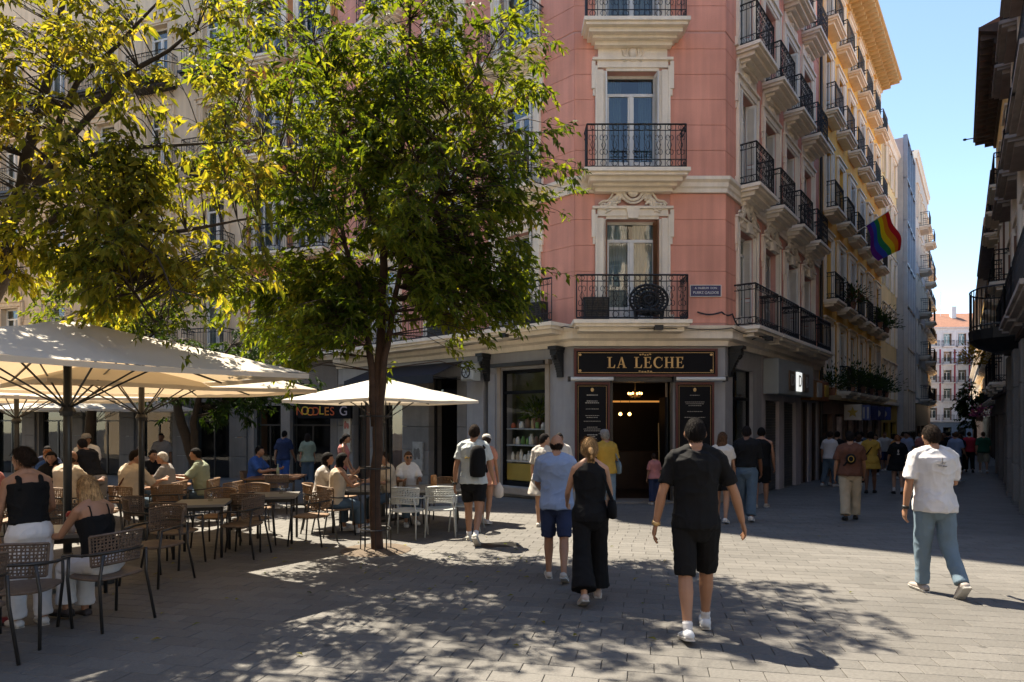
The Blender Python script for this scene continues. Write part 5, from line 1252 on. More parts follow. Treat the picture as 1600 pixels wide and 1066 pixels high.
CL = {k: cloth(k, c) for k, c in dict(black=(.006, .006, .007), white=(.54, .53, .54), lightblue=(.21, .27, .40), navy=(.022, .032, .075), paleblue=(.44, .48, .49), cream=(.42, .35, .27), pink=(.38, .15, .14), salmon=(.40, .19, .14), mustard=(.36, .22, .04), brown=(.085, .035, .022), khaki=(.33, .27, .19), denim=(.065, .10, .14), denim2=(.12, .17, .215), red=(.42, .03, .05), green=(.015, .09, .055), grey=(.20, .19, .19), sage=(.22, .25, .18), offwhite=(.46, .43, .40), orange=(.45, .20, .06), blue=(.03, .08, .26), yellow=(.52, .38, .10)).items()}
TORSO_M = [(.455, .070, .058, 0), (.47, .088, .066, -.004), (.50, .094, .070, -.006), (.54, .092, .066, -.004), (.60, .084, .058, .004), (.66, .088, .060, .004), (.72, .098, .066, .002), (.765, .106, .068, -.002), (.80, .110, .060, -.006), (.825, .088, .050, -.008), (.845, .050, .040, -.006)]
TORSO_F = [(.455, .075, .060, 0), (.47, .094, .068, -.006), (.50, .100, .072, -.010), (.54, .094, .066, -.006), (.60, .074, .054, .004), (.66, .076, .056, .006), (.72, .084, .066, .012), (.765, .088, .062, .004), (.80, .090, .052, -.004), (.825, .072, .045, -.006), (.845, .042, .036, -.004)]
def interp(tb, z):
    if z <= tb[0][0]: return tb[0]
    for a, b in zip(tb, tb[1:]):
        if z <= b[0]: f = (z-a[0])/(b[0]-a[0]); return tuple(a[i]+(b[i]-a[i])*f for i in range(4))
    return tb[-1]
def limb(mb, pts, rad, n=10):
    P = [Vector(p) for p in pts]; fine = []; fr = []
    for i in range(len(P)-1):
        for s in range(4): fine.append(P[i].lerp(P[i+1], s/4)); fr.append(rad[i]+(rad[i+1]-rad[i])*s/4)
    fine.append(P[-1]); fr.append(rad[-1]); mb.tube(fine, fr, n)
    mb.ell(P[0], rad[0], rad[0], rad[0], n, 6); mb.ell(P[-1], rad[-1]*.98, rad[-1]*.98, rad[-1]*.98, n, 6)
def person(label, x, y, face=(0, 1), H=1.75, sex='m', legs=((16, 10, 0), (-14, 18, 20)), arms=((-12, 8, 12), (14, 8, 18)), seat=None, lean=2, top=None, bottom=None, hair=('short', 'dark'), skin='tan', shoe=((.5, .5, .5), None), vox=.012, head=(0, 0), extra=(), fat=1.0, group='people on foot', faced=False, z=None):
    k = H; g = gz(y) if z is None else z
    t = thing('person', label, 'person', (x, y, g), RA(*face), group)
    TB = TORSO_M if sex == 'm' else TORSO_F; sw = (.108 if sex == 'm' else .094)*k; hw = .050*k
    up = Vector((0, math.sin(R(lean)), math.cos(R(lean)))); fwd = Vector((0, math.cos(R(lean)), -math.sin(R(lean))))
    L1_, L2_ = .245*k, .235*k; J = []; lows = []
    for s, (a, kn, fp) in zip((-1, 1), legs):
        hip = Vector((s*hw, 0, 0)); d1 = Vector((s*.02, math.sin(R(a)), -math.cos(R(a)))); kne = hip+d1*L1_
        b = a-kn; d2 = Vector((0, math.sin(R(b)), -math.cos(R(b)))); ank = kne+d2*L2_
        fd = Vector((s*.10, math.cos(R(fp)), -math.sin(R(fp)))).normalized(); fu = Vector((0, math.sin(R(fp)), math.cos(R(fp))))
        lows += [(ank+fd*.10*k-fu*.040*k).z, (ank-fd*.03*k-fu*.040*k).z]; J.append((hip, kne, ank, fd, fu))
    pz = -min(lows) if seat is None else seat+.055*k
    P0 = Vector((0, 0, pz)); J = [(h+P0, kn+P0, a+P0, f, u) for h, kn, a, f, u in J]
    def tp(zz): return P0+up*(zz-.50)*k
    def tring(zz, add=0.0, n=16, sx=1.0, sy=1.0):
        _, rx, ry, yo = interp(TB, zz); c = tp(zz)+fwd*yo*k
        return [c+Vector((1, 0, 0))*math.cos(2*math.pi*i/n)*(rx*k*fat*sx+add)+fwd*math.sin(2*math.pi*i/n)*(ry*k*fat*sy+add) for i in range(n)]
    A = []
    for s, ar in zip((-1, 1), arms):
        f, ab, el = ar[:3]; inn = ar[3] if len(ar) > 3 else ab*.4
        sh = tp(.805)+Vector((s*sw, 0, 0))
        d1 = Vector((s*math.sin(R(ab)), math.sin(R(f))*math.cos(R(ab)), -math.cos(R(f))*math.cos(R(ab)))); e = sh+d1*.172*k
        d2 = Vector((s*math.sin(R(inn)), math.sin(R(f+el))*math.cos(R(inn)), -math.cos(R(f+el))*math.cos(R(inn)))).normalized(); wr = e+d2*.148*k
        A.append((sh, e, wr, d2, s))
    HR = Matrix.Rotation(R(head[0]), 3, 'Z') @ Matrix.Rotation(R(-head[1]), 3, 'X')
    hc = tp(.930)+fwd*.012*k+(HR @ Vector((0, .012, 0)))*k
    mb = MB()
    mb.loft([tring(q[0]) for q in TB])
    for s in (-1, 1): limb(mb, [tp(.862)-fwd*.006*k+Vector((s*.012*k, 0, 0)), tp(.828)-fwd*.006*k+Vector((s*.06*k, 0, 0)), tp(.808)+Vector((s*sw*.95, 0, 0))], [.024*k, .026*k, .026*k])
    limb(mb, [tp(.83), hc-HR @ Vector((0, .012*k, .03*k))], [.036*k*(1 if sex == 'm' else .86), .031*k*(1 if sex == 'm' else .86)])
    def hf(d): return 1.0-(.16*max(0, -d.z)**1.5)*(1-.5*max(0, d.y))
    mb.ell(hc, .0455*k, .056*k, .066*k, 16, 12, HR, hf)
    mb.ell(hc+HR @ Vector((0, .055*k, -.008*k)), .008*k, .013*k, .014*k, 8, 6, HR)
    mb.ell(hc+HR @ Vector((0, .035*k, -.046*k)), .022*k, .016*k, .014*k, 8, 6, HR)
    for s in (-1, 1): mb.ell(hc+HR @ Vector((s*.047*k, -.004*k, -.006*k)), .007*k, .011*k, .018*k, 8, 6, HR)
    for sh, e, wr, d2, s in A:
        fa = 1.0 if sex == 'm' else .84
        limb(mb, [sh, sh.lerp(e, .4), e, e.lerp(wr, .3), wr], [.031*k*fa*fat, .029*k*fa*fat, .022*k*fa, .024*k*fa, .0155*k*fa])
        side = d2.cross(Vector((0, 1, 0))); side = side.normalized() if side.length > .15 else Vector((1, 0, 0))
        fr = d2.cross(side).normalized(); fr = fr if fr.y > 0 else -fr
        pc = wr+d2*.030*k; mb.loft([[pc+d2*o*k+fr*math.cos(2*math.pi*i/10)*.021*k*r_+side*math.sin(2*math.pi*i/10)*.011*k*r_ for i in range(10)] for o, r_ in ((-.034, .7), (-.01, 1.0), (.02, 1.05), (.026, .95))])
        for q in range(4):
            o = (q-1.5)*.0125*k; ln = (.036, .043, .040, .031)[q]*k; b = pc+d2*.022*k+fr*o; inn_ = -side*s
            mb.tube([b, b+d2*ln*.5+inn_*.004*k, b+d2*ln*.85+inn_*.016*k, b+d2*ln+inn_*.026*k], [.0058*k, .0056*k, .0050*k, .0042*k], 6)
        b = pc-d2*.012*k+fr*.018*k; mb.tube([b, b+d2*.016*k+fr*.012*k, b+d2*.036*k+fr*.014*k-side*s*.006*k], [.0065*k, .006*k, .0048*k], 6)
    for (h, kn, an, fd, fu), s in zip(J, (-1, 1)):
        fl_ = fat*(1.0 if sex == 'm' else 1.0)
        limb(mb, [h, h.lerp(kn, .35), kn, kn.lerp(an, .28), kn.lerp(an, .65), an], [.056*k*fl_, .051*k*fl_, .033*k, .0345*k, .025*k, .0195*k])
        mb.tube([an-fd*.02*k-fu*.012*k, an+fd*.04*k-fu*.018*k, an+fd*.095*k-fu*.028*k], [.018*k, .019*k, .010*k], 8)
    remesh(mb, 'body', SKIN[skin], t, vox, 3)
    # shoes
    M_S = cloth('shoe %.2f %.2f %.2f' % shoe[0], shoe[0], .6); M_SO = mat('shoe sole', (.45, .43, .40), .7)
    for h, kn, an, fd, fu in J:
        sd = fd.cross(fu).normalized(); mb = MB(); so_ = MB()
        R_ = [(-.042, .018, .018, .040), (-.032, .024, .030, .042), (.0, .025, .034, .036), (.035, .026, .028, .024), (.075, .029, .020, .014), (.105, .025, .016, .010), (.120, .012, .010, .008)]
        mb.loft([[an+fd*o*k-fu*(.040-.006)*k+fu*hh*k*.5+sd*math.cos(2*math.pi*i/10)*w_*k+fu*math.sin(2*math.pi*i/10)*(hh*.5+.004)*k for i in range(10)] for o, w_, hh, _ in [(a, b, c*1.1, d) for a, b, c, d in R_]])
        so_.loft([[an+fd*o*k-fu*.0365*k+sd*math.cos(2*math.pi*i/10)*(w_+.002)*k+fu*(.0065*k if math.sin(2*math.pi*i/10) > 0 else -.0065*k) for i in range(10)] for o, w_, _, _ in R_])
        sh_ = build(mb, 'shoe', M_S, t, smooth=True); build(so_, 'sole', M_SO if shoe[1] is None else cloth('sole dark', (.02, .02, .02)), sh_, smooth=False)
        if len(shoe) > 2:
            m2 = MB(); limb(m2, [an, an+(kn-an)*shoe[2]], [.0215*k, .0235*k]); build(m2, 'sock', CL['white'], sh_, smooth=True)
    # clothes
    if top:
        kd, col, hem, slv, loose = top[:5]; mb = MB(); nk = top[5] if len(top) > 5 else .845
        zs = lin(hem, min(nk, .80), 9)+([.825, .846] if nk > .82 else [])
        rings = []
        for q in zs:
            f = max(0, (.62-q)/.15) if kd != 'tank' else 0
            ad = (loose*(1.0+.5*min(1, f))+.006+.006*min(1, f))*k if q < .81 else .009*k
            _, rx, ry, _ = interp(TB, q); e = 1.0
            if kd == 'tank' and nk > .82 and q > .77: rx2 = rx*.82; ry2 = ry*1.04
            elif kd in ('tee', 'shirt') and q < .72: rx2 = max(rx, interp(TB, .70)[1]*.93); ry2 = max(ry, interp(TB, .70)[2]*.97)
            else: rx2, ry2 = rx, ry
            rings.append(tring(q, ad, 18, rx2/rx, ry2/ry))
        mb.loft(rings)
        if slv > 0:
            for sh, e, wr, d2, s in A:
                if slv <= 1: end = sh.lerp(e, slv); pts = [sh, sh.lerp(end, .5), end]; rd = [.035*k, .033*k+loose*k*.4, .031*k+loose*k*.8]
                else: end = e.lerp(wr, slv-1); pts = [sh, e, end]; rd = [.035*k, .030*k+loose*k*.4, .024*k+loose*k*.4]
                limb2 = [Vector(p) for p in pts]; mb.ell(sh-Vector((s*.004*k, 0, 0)), .039*k, .041*k, .037*k, 10, 8); mb.tube([tp(.855)-fwd*.004*k+Vector((s*.02*k, 0, -.008*k)), tp(.83)-fwd*.004*k+Vector((s*.06*k, 0, 0)), tp(.81)+Vector((s*sw*.95, 0, 0))], [.033*k, .037*k, .038*k], 10); mb.tube(limb2, [r_*fat for r_ in rd], 12)
        o = remesh(mb, {'tee': 't_shirt', 'shirt': 'shirt', 'tank': 'tank_top', 'dress': 'dress'}[kd], CL[col], t, vox*1.05, 3, .034*k/1.75 if vox < .02 else .0)
        if kd == 'tank' and nk < .82:
            m2 = MB()
            for s in (-1, 1):
                w_ = .052*k
                def sf(zz, sg, x_=w_):
                    _, rx, ry, yo = interp(TB, zz); c_ = math.sqrt(max(.05, 1-(x_/(rx*k*fat))**2)); return tp(zz)+fwd*(yo*k+sg*(ry*k*fat*c_+.004*k))+Vector((s*x_, 0, 0))
                m2.tube([sf(nk-.03, 1), sf(.78, 1), sf(.815, 1), tp(.845)+Vector((s*w_*1.05, 0, -.002*k)), sf(.815, -1), sf(.78, -1), sf(nk-.04, -1)], top[6] if len(top) > 6 else .014, 7)
            build(m2, 'strap', CL[col], o, smooth=True)
    if bottom:
        kd, col, ln, loose = bottom[:4]; mb = MB()
        if kd in ('shorts', 'pants'):
            mb.loft([tring(q, .0075*k+loose*k*(.35 if q < .5 else .1), 16, f, f) for q, f in ((.425, .62), (.435, .85), (.455, 1), (.48, 1), (.50, 1), (.54, 1), (.585, 1))])
            for (h, kn, an, fd, fu), s in zip(J, (-1, 1)):
                tot = L1_+L2_; Lq = ln*tot; N = 9; pts = []; rd = []
                for i in range(N+1):
                    q = Lq*i/N; p = h.lerp(kn, q/L1_) if q < L1_ else kn.lerp(an, min(1.03, (q-L1_)/L2_)); fr = q/tot
                    base = .058*(1-fr)+.024*fr; wide = bottom[4]*max(0, fr-.3)*1.4 if len(bottom) > 4 else 0
                    pts.append(p+Vector((s*.004*k*(1-fr), 0, 0))); rd.append((max(base, .034)*fat+loose*(.35+.65*fr)+wide)*k)
                mb.tube(pts, rd, 14); mb.ell(pts[0], rd[0], rd[0], rd[0], 12, 8)
        else:
            end = .50-ln*.48; zs = lin(.60 if kd == 'skirt' else .60, end, 7); rings = []
            for q in zs:
                f = (zs[0]-q)/(zs[0]-end); rings.append([P0+Vector((math.cos(2*math.pi*i/18)*(.078+loose*f+.03*min(1, f*2))*k*(1+.05*f*math.sin(i*5*math.pi/3)), math.sin(2*math.pi*i/18)*(.06+loose*.8*f+.02*min(1, f*2))*k, (q-.50)*k)) for i in range(18)])
            mb.loft(rings)
        o2 = remesh(mb, {'shorts': 'shorts', 'pants': 'trousers'}.get(kd, 'skirt'), CL[col], t, vox*1.05, 3, .024*k/1.75 if vox < .02 else .0)
    # hair
    if hair:
        st, hcol = hair[:2]; rr = random.Random(len(label)); mb = MB()
        def region(d):
            fr = d.y
            if st == 'bald': return (-.62 < d.z < -.02+.10*math.sin(d.x*4) and fr < .2)
            lim = .50 if fr > .45 else (.50*max(0, fr+.05)/.5-.12-.62*max(0, -fr)**.7)
            return d.z > lim
        def hf2(d):
            n_ = noise.noise(d*5+Vector((len(label), 0, 0)))*.025+noise.noise(d*13)*.018-(.035 if st == 'bald' else 0)
            return (1.035+.045*max(0, d.z)+n_ if st in ('short', 'bald') else 1.13+n_) if region(d) else .86
        mb.ell(hc+HR @ Vector((0, -.003*k, .003*k)), .0475*k, .058*k, .067*k, 36, 28, HR, hf2)
        if st == 'bun': mb.ell(hc+HR @ Vector((.0, -.062*k, -.006*k)), .026*k, .022*k, .026*k, 12, 8, HR, lambda d: 1+.08*noise.noise(d*6))
        if st == 'pony': mb.tube([hc+HR @ Vector(p)*k for p in ((0, -.052, .012), (0, -.075, .0), (.004, -.078, -.035), (.006, -.066, -.075), (.004, -.06, -.105))], [.012*k, .018*k, .020*k, .016*k, .005*k], 10)
        if st == 'long':
            rings = []
            for (zz, w_, dp, yo) in ((.03, .046, .040, -.020), (-.02, .052, .040, -.026), (-.07, .058, .034, -.034), (-.12, .062, .026, -.046), (-.17, .058, .020, -.054), (-.21, .045, .016, -.056), (-.235, .022, .010, -.056)):
                q = hc+HR @ Vector((0, yo*k, zz*k)); rings.append([q+HR @ Vector((math.cos(2*math.pi*i/16)*w_*k*(1+.07*math.sin(i*4.1)), math.sin(2*math.pi*i/16)*dp*k, .006*k*math.sin(i*3))) for i in range(16)])
            mb.loft(rings)
        if st == 'cap':
            m2 = MB(); m2.loft([[hc+HR @ Vector((math.cos(2*math.pi*i/14)*.052*k*f, .004*k+math.sin(2*math.pi*i/14)*.062*k*f, zz*k)) for i in range(14)] for f, zz in ((1.0, .018), (1.02, .032), (.92, .060), (.6, .076), (.1, .080))])
            m2.loft([[hc+HR @ Vector((math.cos(math.pi*i/8)*.046*k, (.050+f*math.sin(math.pi*i/8)*.065)*k, (.020+zz)*k)) for i in range(9)] for f, zz in ((1, .0), (1, .006))])
            build(m2, 'cap', CL['grey'] if len(hair) < 3 else CL[hair[2]], t, smooth=True)
        if vox < .0125:
            for _ in range(1500 if vox < .0095 else 700):
                d = Vector((rr.gauss(0, 1), rr.gauss(0, 1), rr.gauss(0, 1))).normalized()
                if not region(d) or (st == 'long' and d.z < .1): continue
                b_ = hc+HR @ Vector((d.x*.0475*k*hf2(d), -.003*k+d.y*.058*k*hf2(d), .003*k+d.z*.067*k*hf2(d)))
                dn = HR @ d; tg_ = (Vector((rr.gauss(0, .35), -.5 if d.z > .3 else 0, -1+.0*d.z))-dn*0).normalized(); tg_ = (tg_-dn*tg_.dot(dn)).normalized()
                ln_ = (.016 if st in ('short', 'bald', 'cap') else .028)*k*rr.uniform(.6, 1.3); sd_ = tg_.cross(dn)*.0013*k; e_ = b_+tg_*ln_+dn*ln_*rr.uniform(.05, .30)
                mb.add([b_-sd_, b_+sd_, e_], [(0, 1, 2)])
            if st in ('long', 'pony'):
                tip = (hc+HR @ Vector((0, -.056*k, -.235*k))) if st == 'long' else (hc+HR @ Vector((.004*k, -.06*k, -.11*k)))
                for _ in range(420):
                    u_ = rr.uniform(-1, 1); wd_ = .062*k if st == 'long' else .019*k; y_ = -.05*k if st == 'long' else -.075*k
                    if st == 'long': P_ = [hc+HR @ Vector((u_*.046*k, -.050*k*math.sqrt(1-u_*u_*.8), .03*k)), hc+HR @ Vector((u_*.060*k, (-.070-.004*rr.random())*k*(1-.25*u_*u_), -.07*k)), hc+HR @ Vector((u_*.060*k+rr.gauss(0, .004)*k, (-.078+.006*rr.gauss(0, 1))*k*(1-.2*u_*u_), -.15*k)), hc+HR @ Vector((u_*.048*k+rr.gauss(0, .008)*k, -.072*k, (-.215-.04*rr.random())*k))]
                    else: P_ = [hc+HR @ Vector((u_*.016*k, -.072*k, .008*k)), hc+HR @ Vector((u_*.021*k, -.097*k, -.03*k)), hc+HR @ Vector((u_*.017*k+rr.gauss(0, .003)*k, -.084*k, -.075*k)), hc+HR @ Vector((u_*.010*k+rr.gauss(0, .005)*k, -.066*k, (-.105-.02*rr.random())*k))]
                    sx_ = HR @ Vector((.0016*k, 0, 0)); vs_ = []
                    for p_ in P_: vs_ += [p_-sx_, p_+sx_]
                    mb.add(vs_, [(0, 1, 3, 2), (2, 3, 5, 4), (4, 5, 7, 6)])
        build(mb, 'hair', HAIR[hcol], t, smooth=True)
    if faced:
        mb = MB()
        for s in (-1, 1): mb.ell(hc+HR @ Vector((s*.017*k, .0495*k, .004*k)), .0075*k, .004*k, .004*k, 8, 6, HR)
        for s in (-1, 1): mb.ell(hc+HR @ Vector((s*.018*k, .0505*k, .017*k)), .012*k, .004*k, .003*k, 8, 6, HR)
        build(mb, 'eyes', HAIR['black'], t, smooth=True)
        mb = MB(); mb.ell(hc+HR @ Vector((0, .0505*k, -.030*k)), .013*k, .005*k, .004*k, 8, 6, HR); build(mb, 'mouth', mat('lips', (.26, .08, .07), .5), t, smooth=True)
        if faced == 'shades':
            mb = MB()
            for s in (-1, 1): mb.ell(hc+HR @ Vector((s*.018*k, .055*k, .004*k)), .016*k, .005*k, .012*k, 10, 6, HR)
            build(mb, 'sunglasses', M_BLACKP, t, smooth=True)
    for fn in extra: fn(t, k, tp, fwd, A, J, tring, hc, HR)
    return t
def x_wrist(side, m):
    def fn(t, k, tp, fwd, A, J, tring, hc, HR):
        sh, e, wr, d2, s = A[side]; mb = MB(); mb.tube([wr-d2*.012*k, wr+d2*.006*k], .0205*k, 10); build(mb, 'bracelet', m, t, smooth=True)
    return fn
def x_backpack(col, w_=.085, h=.25, zc=.70, off=0.0):
    def fn(t, k, tp, fwd, A, J, tring, hc, HR):
        c = tp(zc)-fwd*(.075+.045)*k+Vector((off*k, 0, 0)); mb = MB(); rings = []
        for f, s_ in ((-.5, .55), (-.46, .9), (-.3, 1.0), (.1, 1.0), (.34, .88), (.46, .6), (.5, .2)):
            rings.append([c+(tp(1)-tp(0)).normalized()*h*k*f+Vector((math.cos(2*math.pi*i/14)*w_*k*s_, 0, 0))+fwd*math.sin(2*math.pi*i/14)*.045*k*s_ for i in range(14)])
        mb.loft(rings); b = build(mb, 'backpack', CL[col], t, smooth=True); mb = MB()
        for s in (-1, 1): mb.tube([tp(.60)-fwd*.07*k+Vector((s*.07*k+off*k, 0, 0)), tp(.70)+fwd*.072*k+Vector((s*.078*k, 0, 0)), tp(.80)+fwd*.05*k+Vector((s*.06*k, 0, 0)), tp(.842)+Vector((s*.055*k, 0, .006*k)), tp(.80)-fwd*.07*k+Vector((s*.05*k+off*k, 0, 0))], .012*k, 6)
        build(mb, 'strap', CL[col], b, smooth=True)
    return fn
def x_bag(side, col, drop=.16, size=.055):
    def fn(t, k, tp, fwd, A, J, tring, hc, HR):
        sh, e, wr, d2, s = A[side]; top_ = tp(.83)+Vector((s*.062*k, 0, 0)); c = tp(.56)+Vector((s*.135*k, -.02*k, 0)); mb = MB()
        mb.loft([[c+Vector((math.cos(2*math.pi*i/12)*.028*k*f, math.sin(2*math.pi*i/12)*size*1.3*k*f, zz*size*k)) for i in range(12)] for f, zz in ((.6, -1.1), (1.0, -.9), (1.05, .2), (.8, .9), (.5, 1.0))]); b = build(mb, 'handbag', CL[col], t, smooth=True)
        mb = MB(); mb.tube([c+Vector((0, .04*k, size*k*.9)), top_+Vector((.0, .03*k, -.02*k)), top_+Vector((0, 0, .010*k)), top_+Vector((0, -.04*k, -.02*k)), c+Vector((0, -.05*k, size*k*.9))], .008*k, 5); build(mb, 'strap', CL[col], b)
    return fn
def x_cross(col):
    def fn(t, k, tp, fwd, A, J, tring, hc, HR):
        mb = MB()
        for s in (-1, 1): mb.tube([tp(.835)+Vector((s*.05*k, -.01*k, 0)), tp(.75)-fwd*.072*k+Vector((s*.028*k, 0, 0)), tp(.66)-fwd*.073*k+Vector((-s*.03*k, 0, 0)), tp(.585)-fwd*.072*k+Vector((-s*.062*k, 0, 0))], .008*k, 6)
        build(mb, 'cross_strap', CL[col], t)
    return fn
def x_sling(col, pouch=True):
    def fn(t, k, tp, fwd, A, J, tring, hc, HR):
        mb = MB(); mb.tube([tp(.835)+Vector((.05*k, 0, .004*k)), tp(.74)-fwd*.080*k+Vector((.02*k, 0, 0)), tp(.62)-fwd*.085*k+Vector((-.06*k, 0, 0)), tp(.58)+Vector((-.105*k, 0, 0))], .010*k, 6); o = build(mb, 'strap', CL[col], t)
        if pouch: mb = MB(); mb.ell(tp(.685)-fwd*.10*k, .055*k, .03*k, .062*k, 14, 10); build(mb, 'sling_bag', CL[col], t, smooth=True); m2 = MB(); m2.tube([tp(.685)-fwd*.131*k+Vector((.028*k*math.cos(R(a)), .0, .034*k*math.sin(R(a)))) for a in range(0, 360, 30)], .004*k, 5, closed=True); build(m2, 'emblem', CL['mustard'], o)
    return fn
def x_print(polys, z0, col, wd=.05):
    """flat print lying on the back of a shirt"""
    def fn(t, k, tp, fwd, A, J, tring, hc, HR):
        mb = MB(); rr = random.Random(4)
        for (px_, pz_, w_, h_, m_) in polys:
            c = tp(z0+pz_)-fwd*(.066+.030)*k+Vector((px_*k, 0, 0)); mb.ell(c, w_*k, .004*k, h_*k, 8, 5)
        build(mb, 'shirt_print', col if not isinstance(col, str) else CL[col], t)
    return fn
def x_hand(side, fnmesh, name, m):
    def fn(t, k, tp, fwd, A, J, tring, hc, HR):
        sh, e, wr, d2, s = A[side]; mb = MB(); fnmesh(mb, wr+d2*.05*k, k); build(mb, name, m, t, smooth=True)
    return fn
def x_belt(col):
    def fn(t, k, tp, fwd, A, J, tring, hc, HR):
        mb = MB(); mb.loft([tring(.575, .014*k, 18), tring(.592, .016*k, 18)], cap=False); build(mb, 'belt', CL[col], t, smooth=True)
    return fn
WH_ = ((.55, .55, .56), None, .16)
W = 'people on foot'
# walkers in front
person('man in plain black t-shirt and black shorts walking away in the foreground', 1.56, 5.42, (.16, 1), 1.80, 'm', ((-12, 12, 14), (16, 8, -2)), ((-6, 17, 14, 10), (6, 24, 10, 16)), top=('tee', 'black', .485, .70, .008), bottom=('shorts', 'black', .49, .010), hair=('short', 'black'), skin='tan', shoe=((.55, .57, .60), None, .14), vox=.008, fat=.94, extra=(x_wrist(0, M_GOLD),))
person('woman with blond ponytail in a sleeveless black jumpsuit with a black shoulder bag', .80, 6.55, (.02, 1), 1.63, 'f', ((-16, 16, 26), (12, 6, 0)), ((24, 14, 34, -2), (20, 14, 46, 2)), top=('tank', 'black', .48, 0, .010, .835), bottom=('pants', 'black', .93, .010, .036), hair=('pony', 'blond'), skin='light', shoe=((.42, .34, .30), None), vox=.009, extra=(x_bag(1, 'black'),), fat=1.0)
person('balding man in a light blue shirt and navy shorts walking towards the bar', .52, 7.5, (.1, 1), 1.66, 'm', ((6, 6, 0), (-13, 18, 26)), ((22, 10, 40, -8), (16, 10, 50, -10)), top=('shirt', 'lightblue', .475, .85, .013), bottom=('shorts', 'navy', .46, .010), hair=('bald', 'dark'), skin='tan', shoe=((.40, .36, .32), None), vox=.009, fat=.99)
person('man in a white t-shirt and black shorts carrying a black backpack', -.60, 10.0, (.12, 1), 1.82, 'm', ((14, 6, 0), (-14, 26, 38)), ((-8, 14, 14), (16, 8, 30)), top=('tee', 'paleblue', .50, .62, .011), bottom=('shorts', 'black', .33, .012), hair=('short', 'dark'), skin='tan', shoe=((.40, .38, .33), None, .16), vox=.010, extra=(x_backpack('black', .07, .27, .69, .055), x_wrist(0, M_BLACKP), x_print([(-.055+.012*i, .004*(i % 2), .006, .008, 0) for i in range(6)]+[(.03, .012, .008, .02, 0)], .715, 'yellow')))
def wbag(mb, p, k): mb.loft([[p+Vector((math.cos(2*math.pi*i/12)*.10*f, math.sin(2*math.pi*i/12)*.05*f, zz)) for i in range(12)] for f, zz in ((.5, -.30), (1, -.26), (1, -.12), (.6, -.04), (.3, .0))])
person('woman in salmon dress and white cap with a small white bag', -.50, 12.1, (.25, 1), 1.64, 'f', ((8, 4, 0), (-8, 12, 12)), ((4, 10, 8), (6, 8, 12)), top=('dress', 'salmon', .46, .5, .012), bottom=('skirt', 'salmon', .16, .03), hair=('cap', 'dark', 'offwhite'), skin='tan', shoe=((.5, .45, .42), None), vox=.013, extra=(x_hand(1, wbag, 'bag', CL['white']),))
person('woman with dark bob in a white dress with crossed black straps', .56, 11.6, (.35, .9), 1.66, 'f', ((4, 3, 0), (-6, 8, 6)), ((4, 12, 10), (30, 10, 60)), top=('dress', 'offwhite', .46, .8, .012), bottom=('skirt', 'offwhite', .34, .06), hair=('short', 'black'), skin='light', shoe=((.5, .47, .43), None), vox=.012, extra=(x_cross('black'),), head=(-50, 0))
person('dark haired man facing the camera beside the white dress woman', .98, 13.2, (-.15, -1), 1.68, 'm', ((3, 3, 0), (-3, 3, 0)), ((8, 8, 30), (8, 8, 30)), top=('tee', 'offwhite', .49, .7, .012), bottom=('pants', 'denim', .95, .014), hair=('short', 'black'), skin='olive', vox=.013, faced=True)
person('man in mustard shirt and grey cap reading the left menu board', 1.93, 13.1, (-.35, 1), 1.74, 'm', ((3, 3, 0), (-4, 4, 0)), ((40, 12, 70, -10), (4, 12, 20)), top=('tee', 'mustard', .49, .85, .016), bottom=('pants', 'denim2', .95, .016), hair=('cap', 'grey'), skin='tan', vox=.012, extra=(x_bag(1, 'denim2', size=.07),))
person('man in a white printed t-shirt and blue jeans walking at the right', 4.52, 6.85, (.10, 1), 1.75, 'm', ((5, 4, 0), (-11, 26, 42)), ((-3, 13, 10, 4), (12, 10, 95, -20)), top=('tee', 'white', .475, .80, .014), bottom=('pants', 'denim2', .99, .006), hair=('short', 'dark'), skin='tan', shoe=((.30, .26, .24), None), vox=.008, fat=.98,
       extra=(x_wrist(0, M_BLACKP), x_print([(-.02, .0, .016, .003, 0), (.0, .018, .004, .020, 0), (.012, .006, .012, .004, 0), (-.012, -.012, .014, .003, 0), (.008, -.014, .006, .005, 0), (.020, -.016, .008, .004, 0)], .765, 'grey')))
person('man in brown t-shirt and khaki trousers with a dark sling bag', 6.66, 12.6, (.45, 1), 1.70, 'm', ((-8, 10, 10), (10, 6, 0)), ((-4, 12, 12), (8, 10, 20)), top=('tee', 'brown', .49, .8, .016), bottom=('pants', 'khaki', .97, .016), hair=('short', 'black'), skin='olive', shoe=((.02, .02, .02), 1), vox=.011, fat=1.06, extra=(x_sling('black'),))
person('woman in a yellow dress with a black strap walking down the street', 10.25, 18.3, (.6, 1), 1.71, 'f', ((-8, 10, 10), (10, 4, 0)), ((4, 10, 10), (6, 10, 20)), top=('dress', 'mustard', .45, .5, .016), bottom=('skirt', 'mustard', .24, .05), hair=('short', 'black'), skin='brown', shoe=((.02, .02, .02), 1), vox=.016, extra=(x_sling('black', False),))
person('person in black dress with white socks and a backpack down the street', 10.85, 18.0, (.5, 1), 1.62, 'f', ((6, 6, 0), (-6, 10, 8)), ((6, 12, 30), (6, 12, 30)), top=('tee', 'black', .48, .8, .02), bottom=('skirt', 'black', .24, .07), hair=('short', 'auburn'), skin='light', shoe=((.02, .02, .02), 1, .6), vox=.016, extra=(x_print([(0, .02, .012, .03, 0), (0, -.03, .02, .012, 0)], .70, 'offwhite'),))
person('man in black t-shirt and belted blue jeans at the street corner', 4.58, 12.5, (.45, 1), 1.80, 'm', ((9, 6, 0), (-9, 12, 14)), ((-6, 8, 8), (10, 8, 20)), top=('tee', 'black', .56, .9, .012), bottom=('pants', 'denim', .97, .014), hair=('short', 'black'), skin='brown', shoe=((.45, .42, .40), None), vox=.011, extra=(x_belt('brown'),))
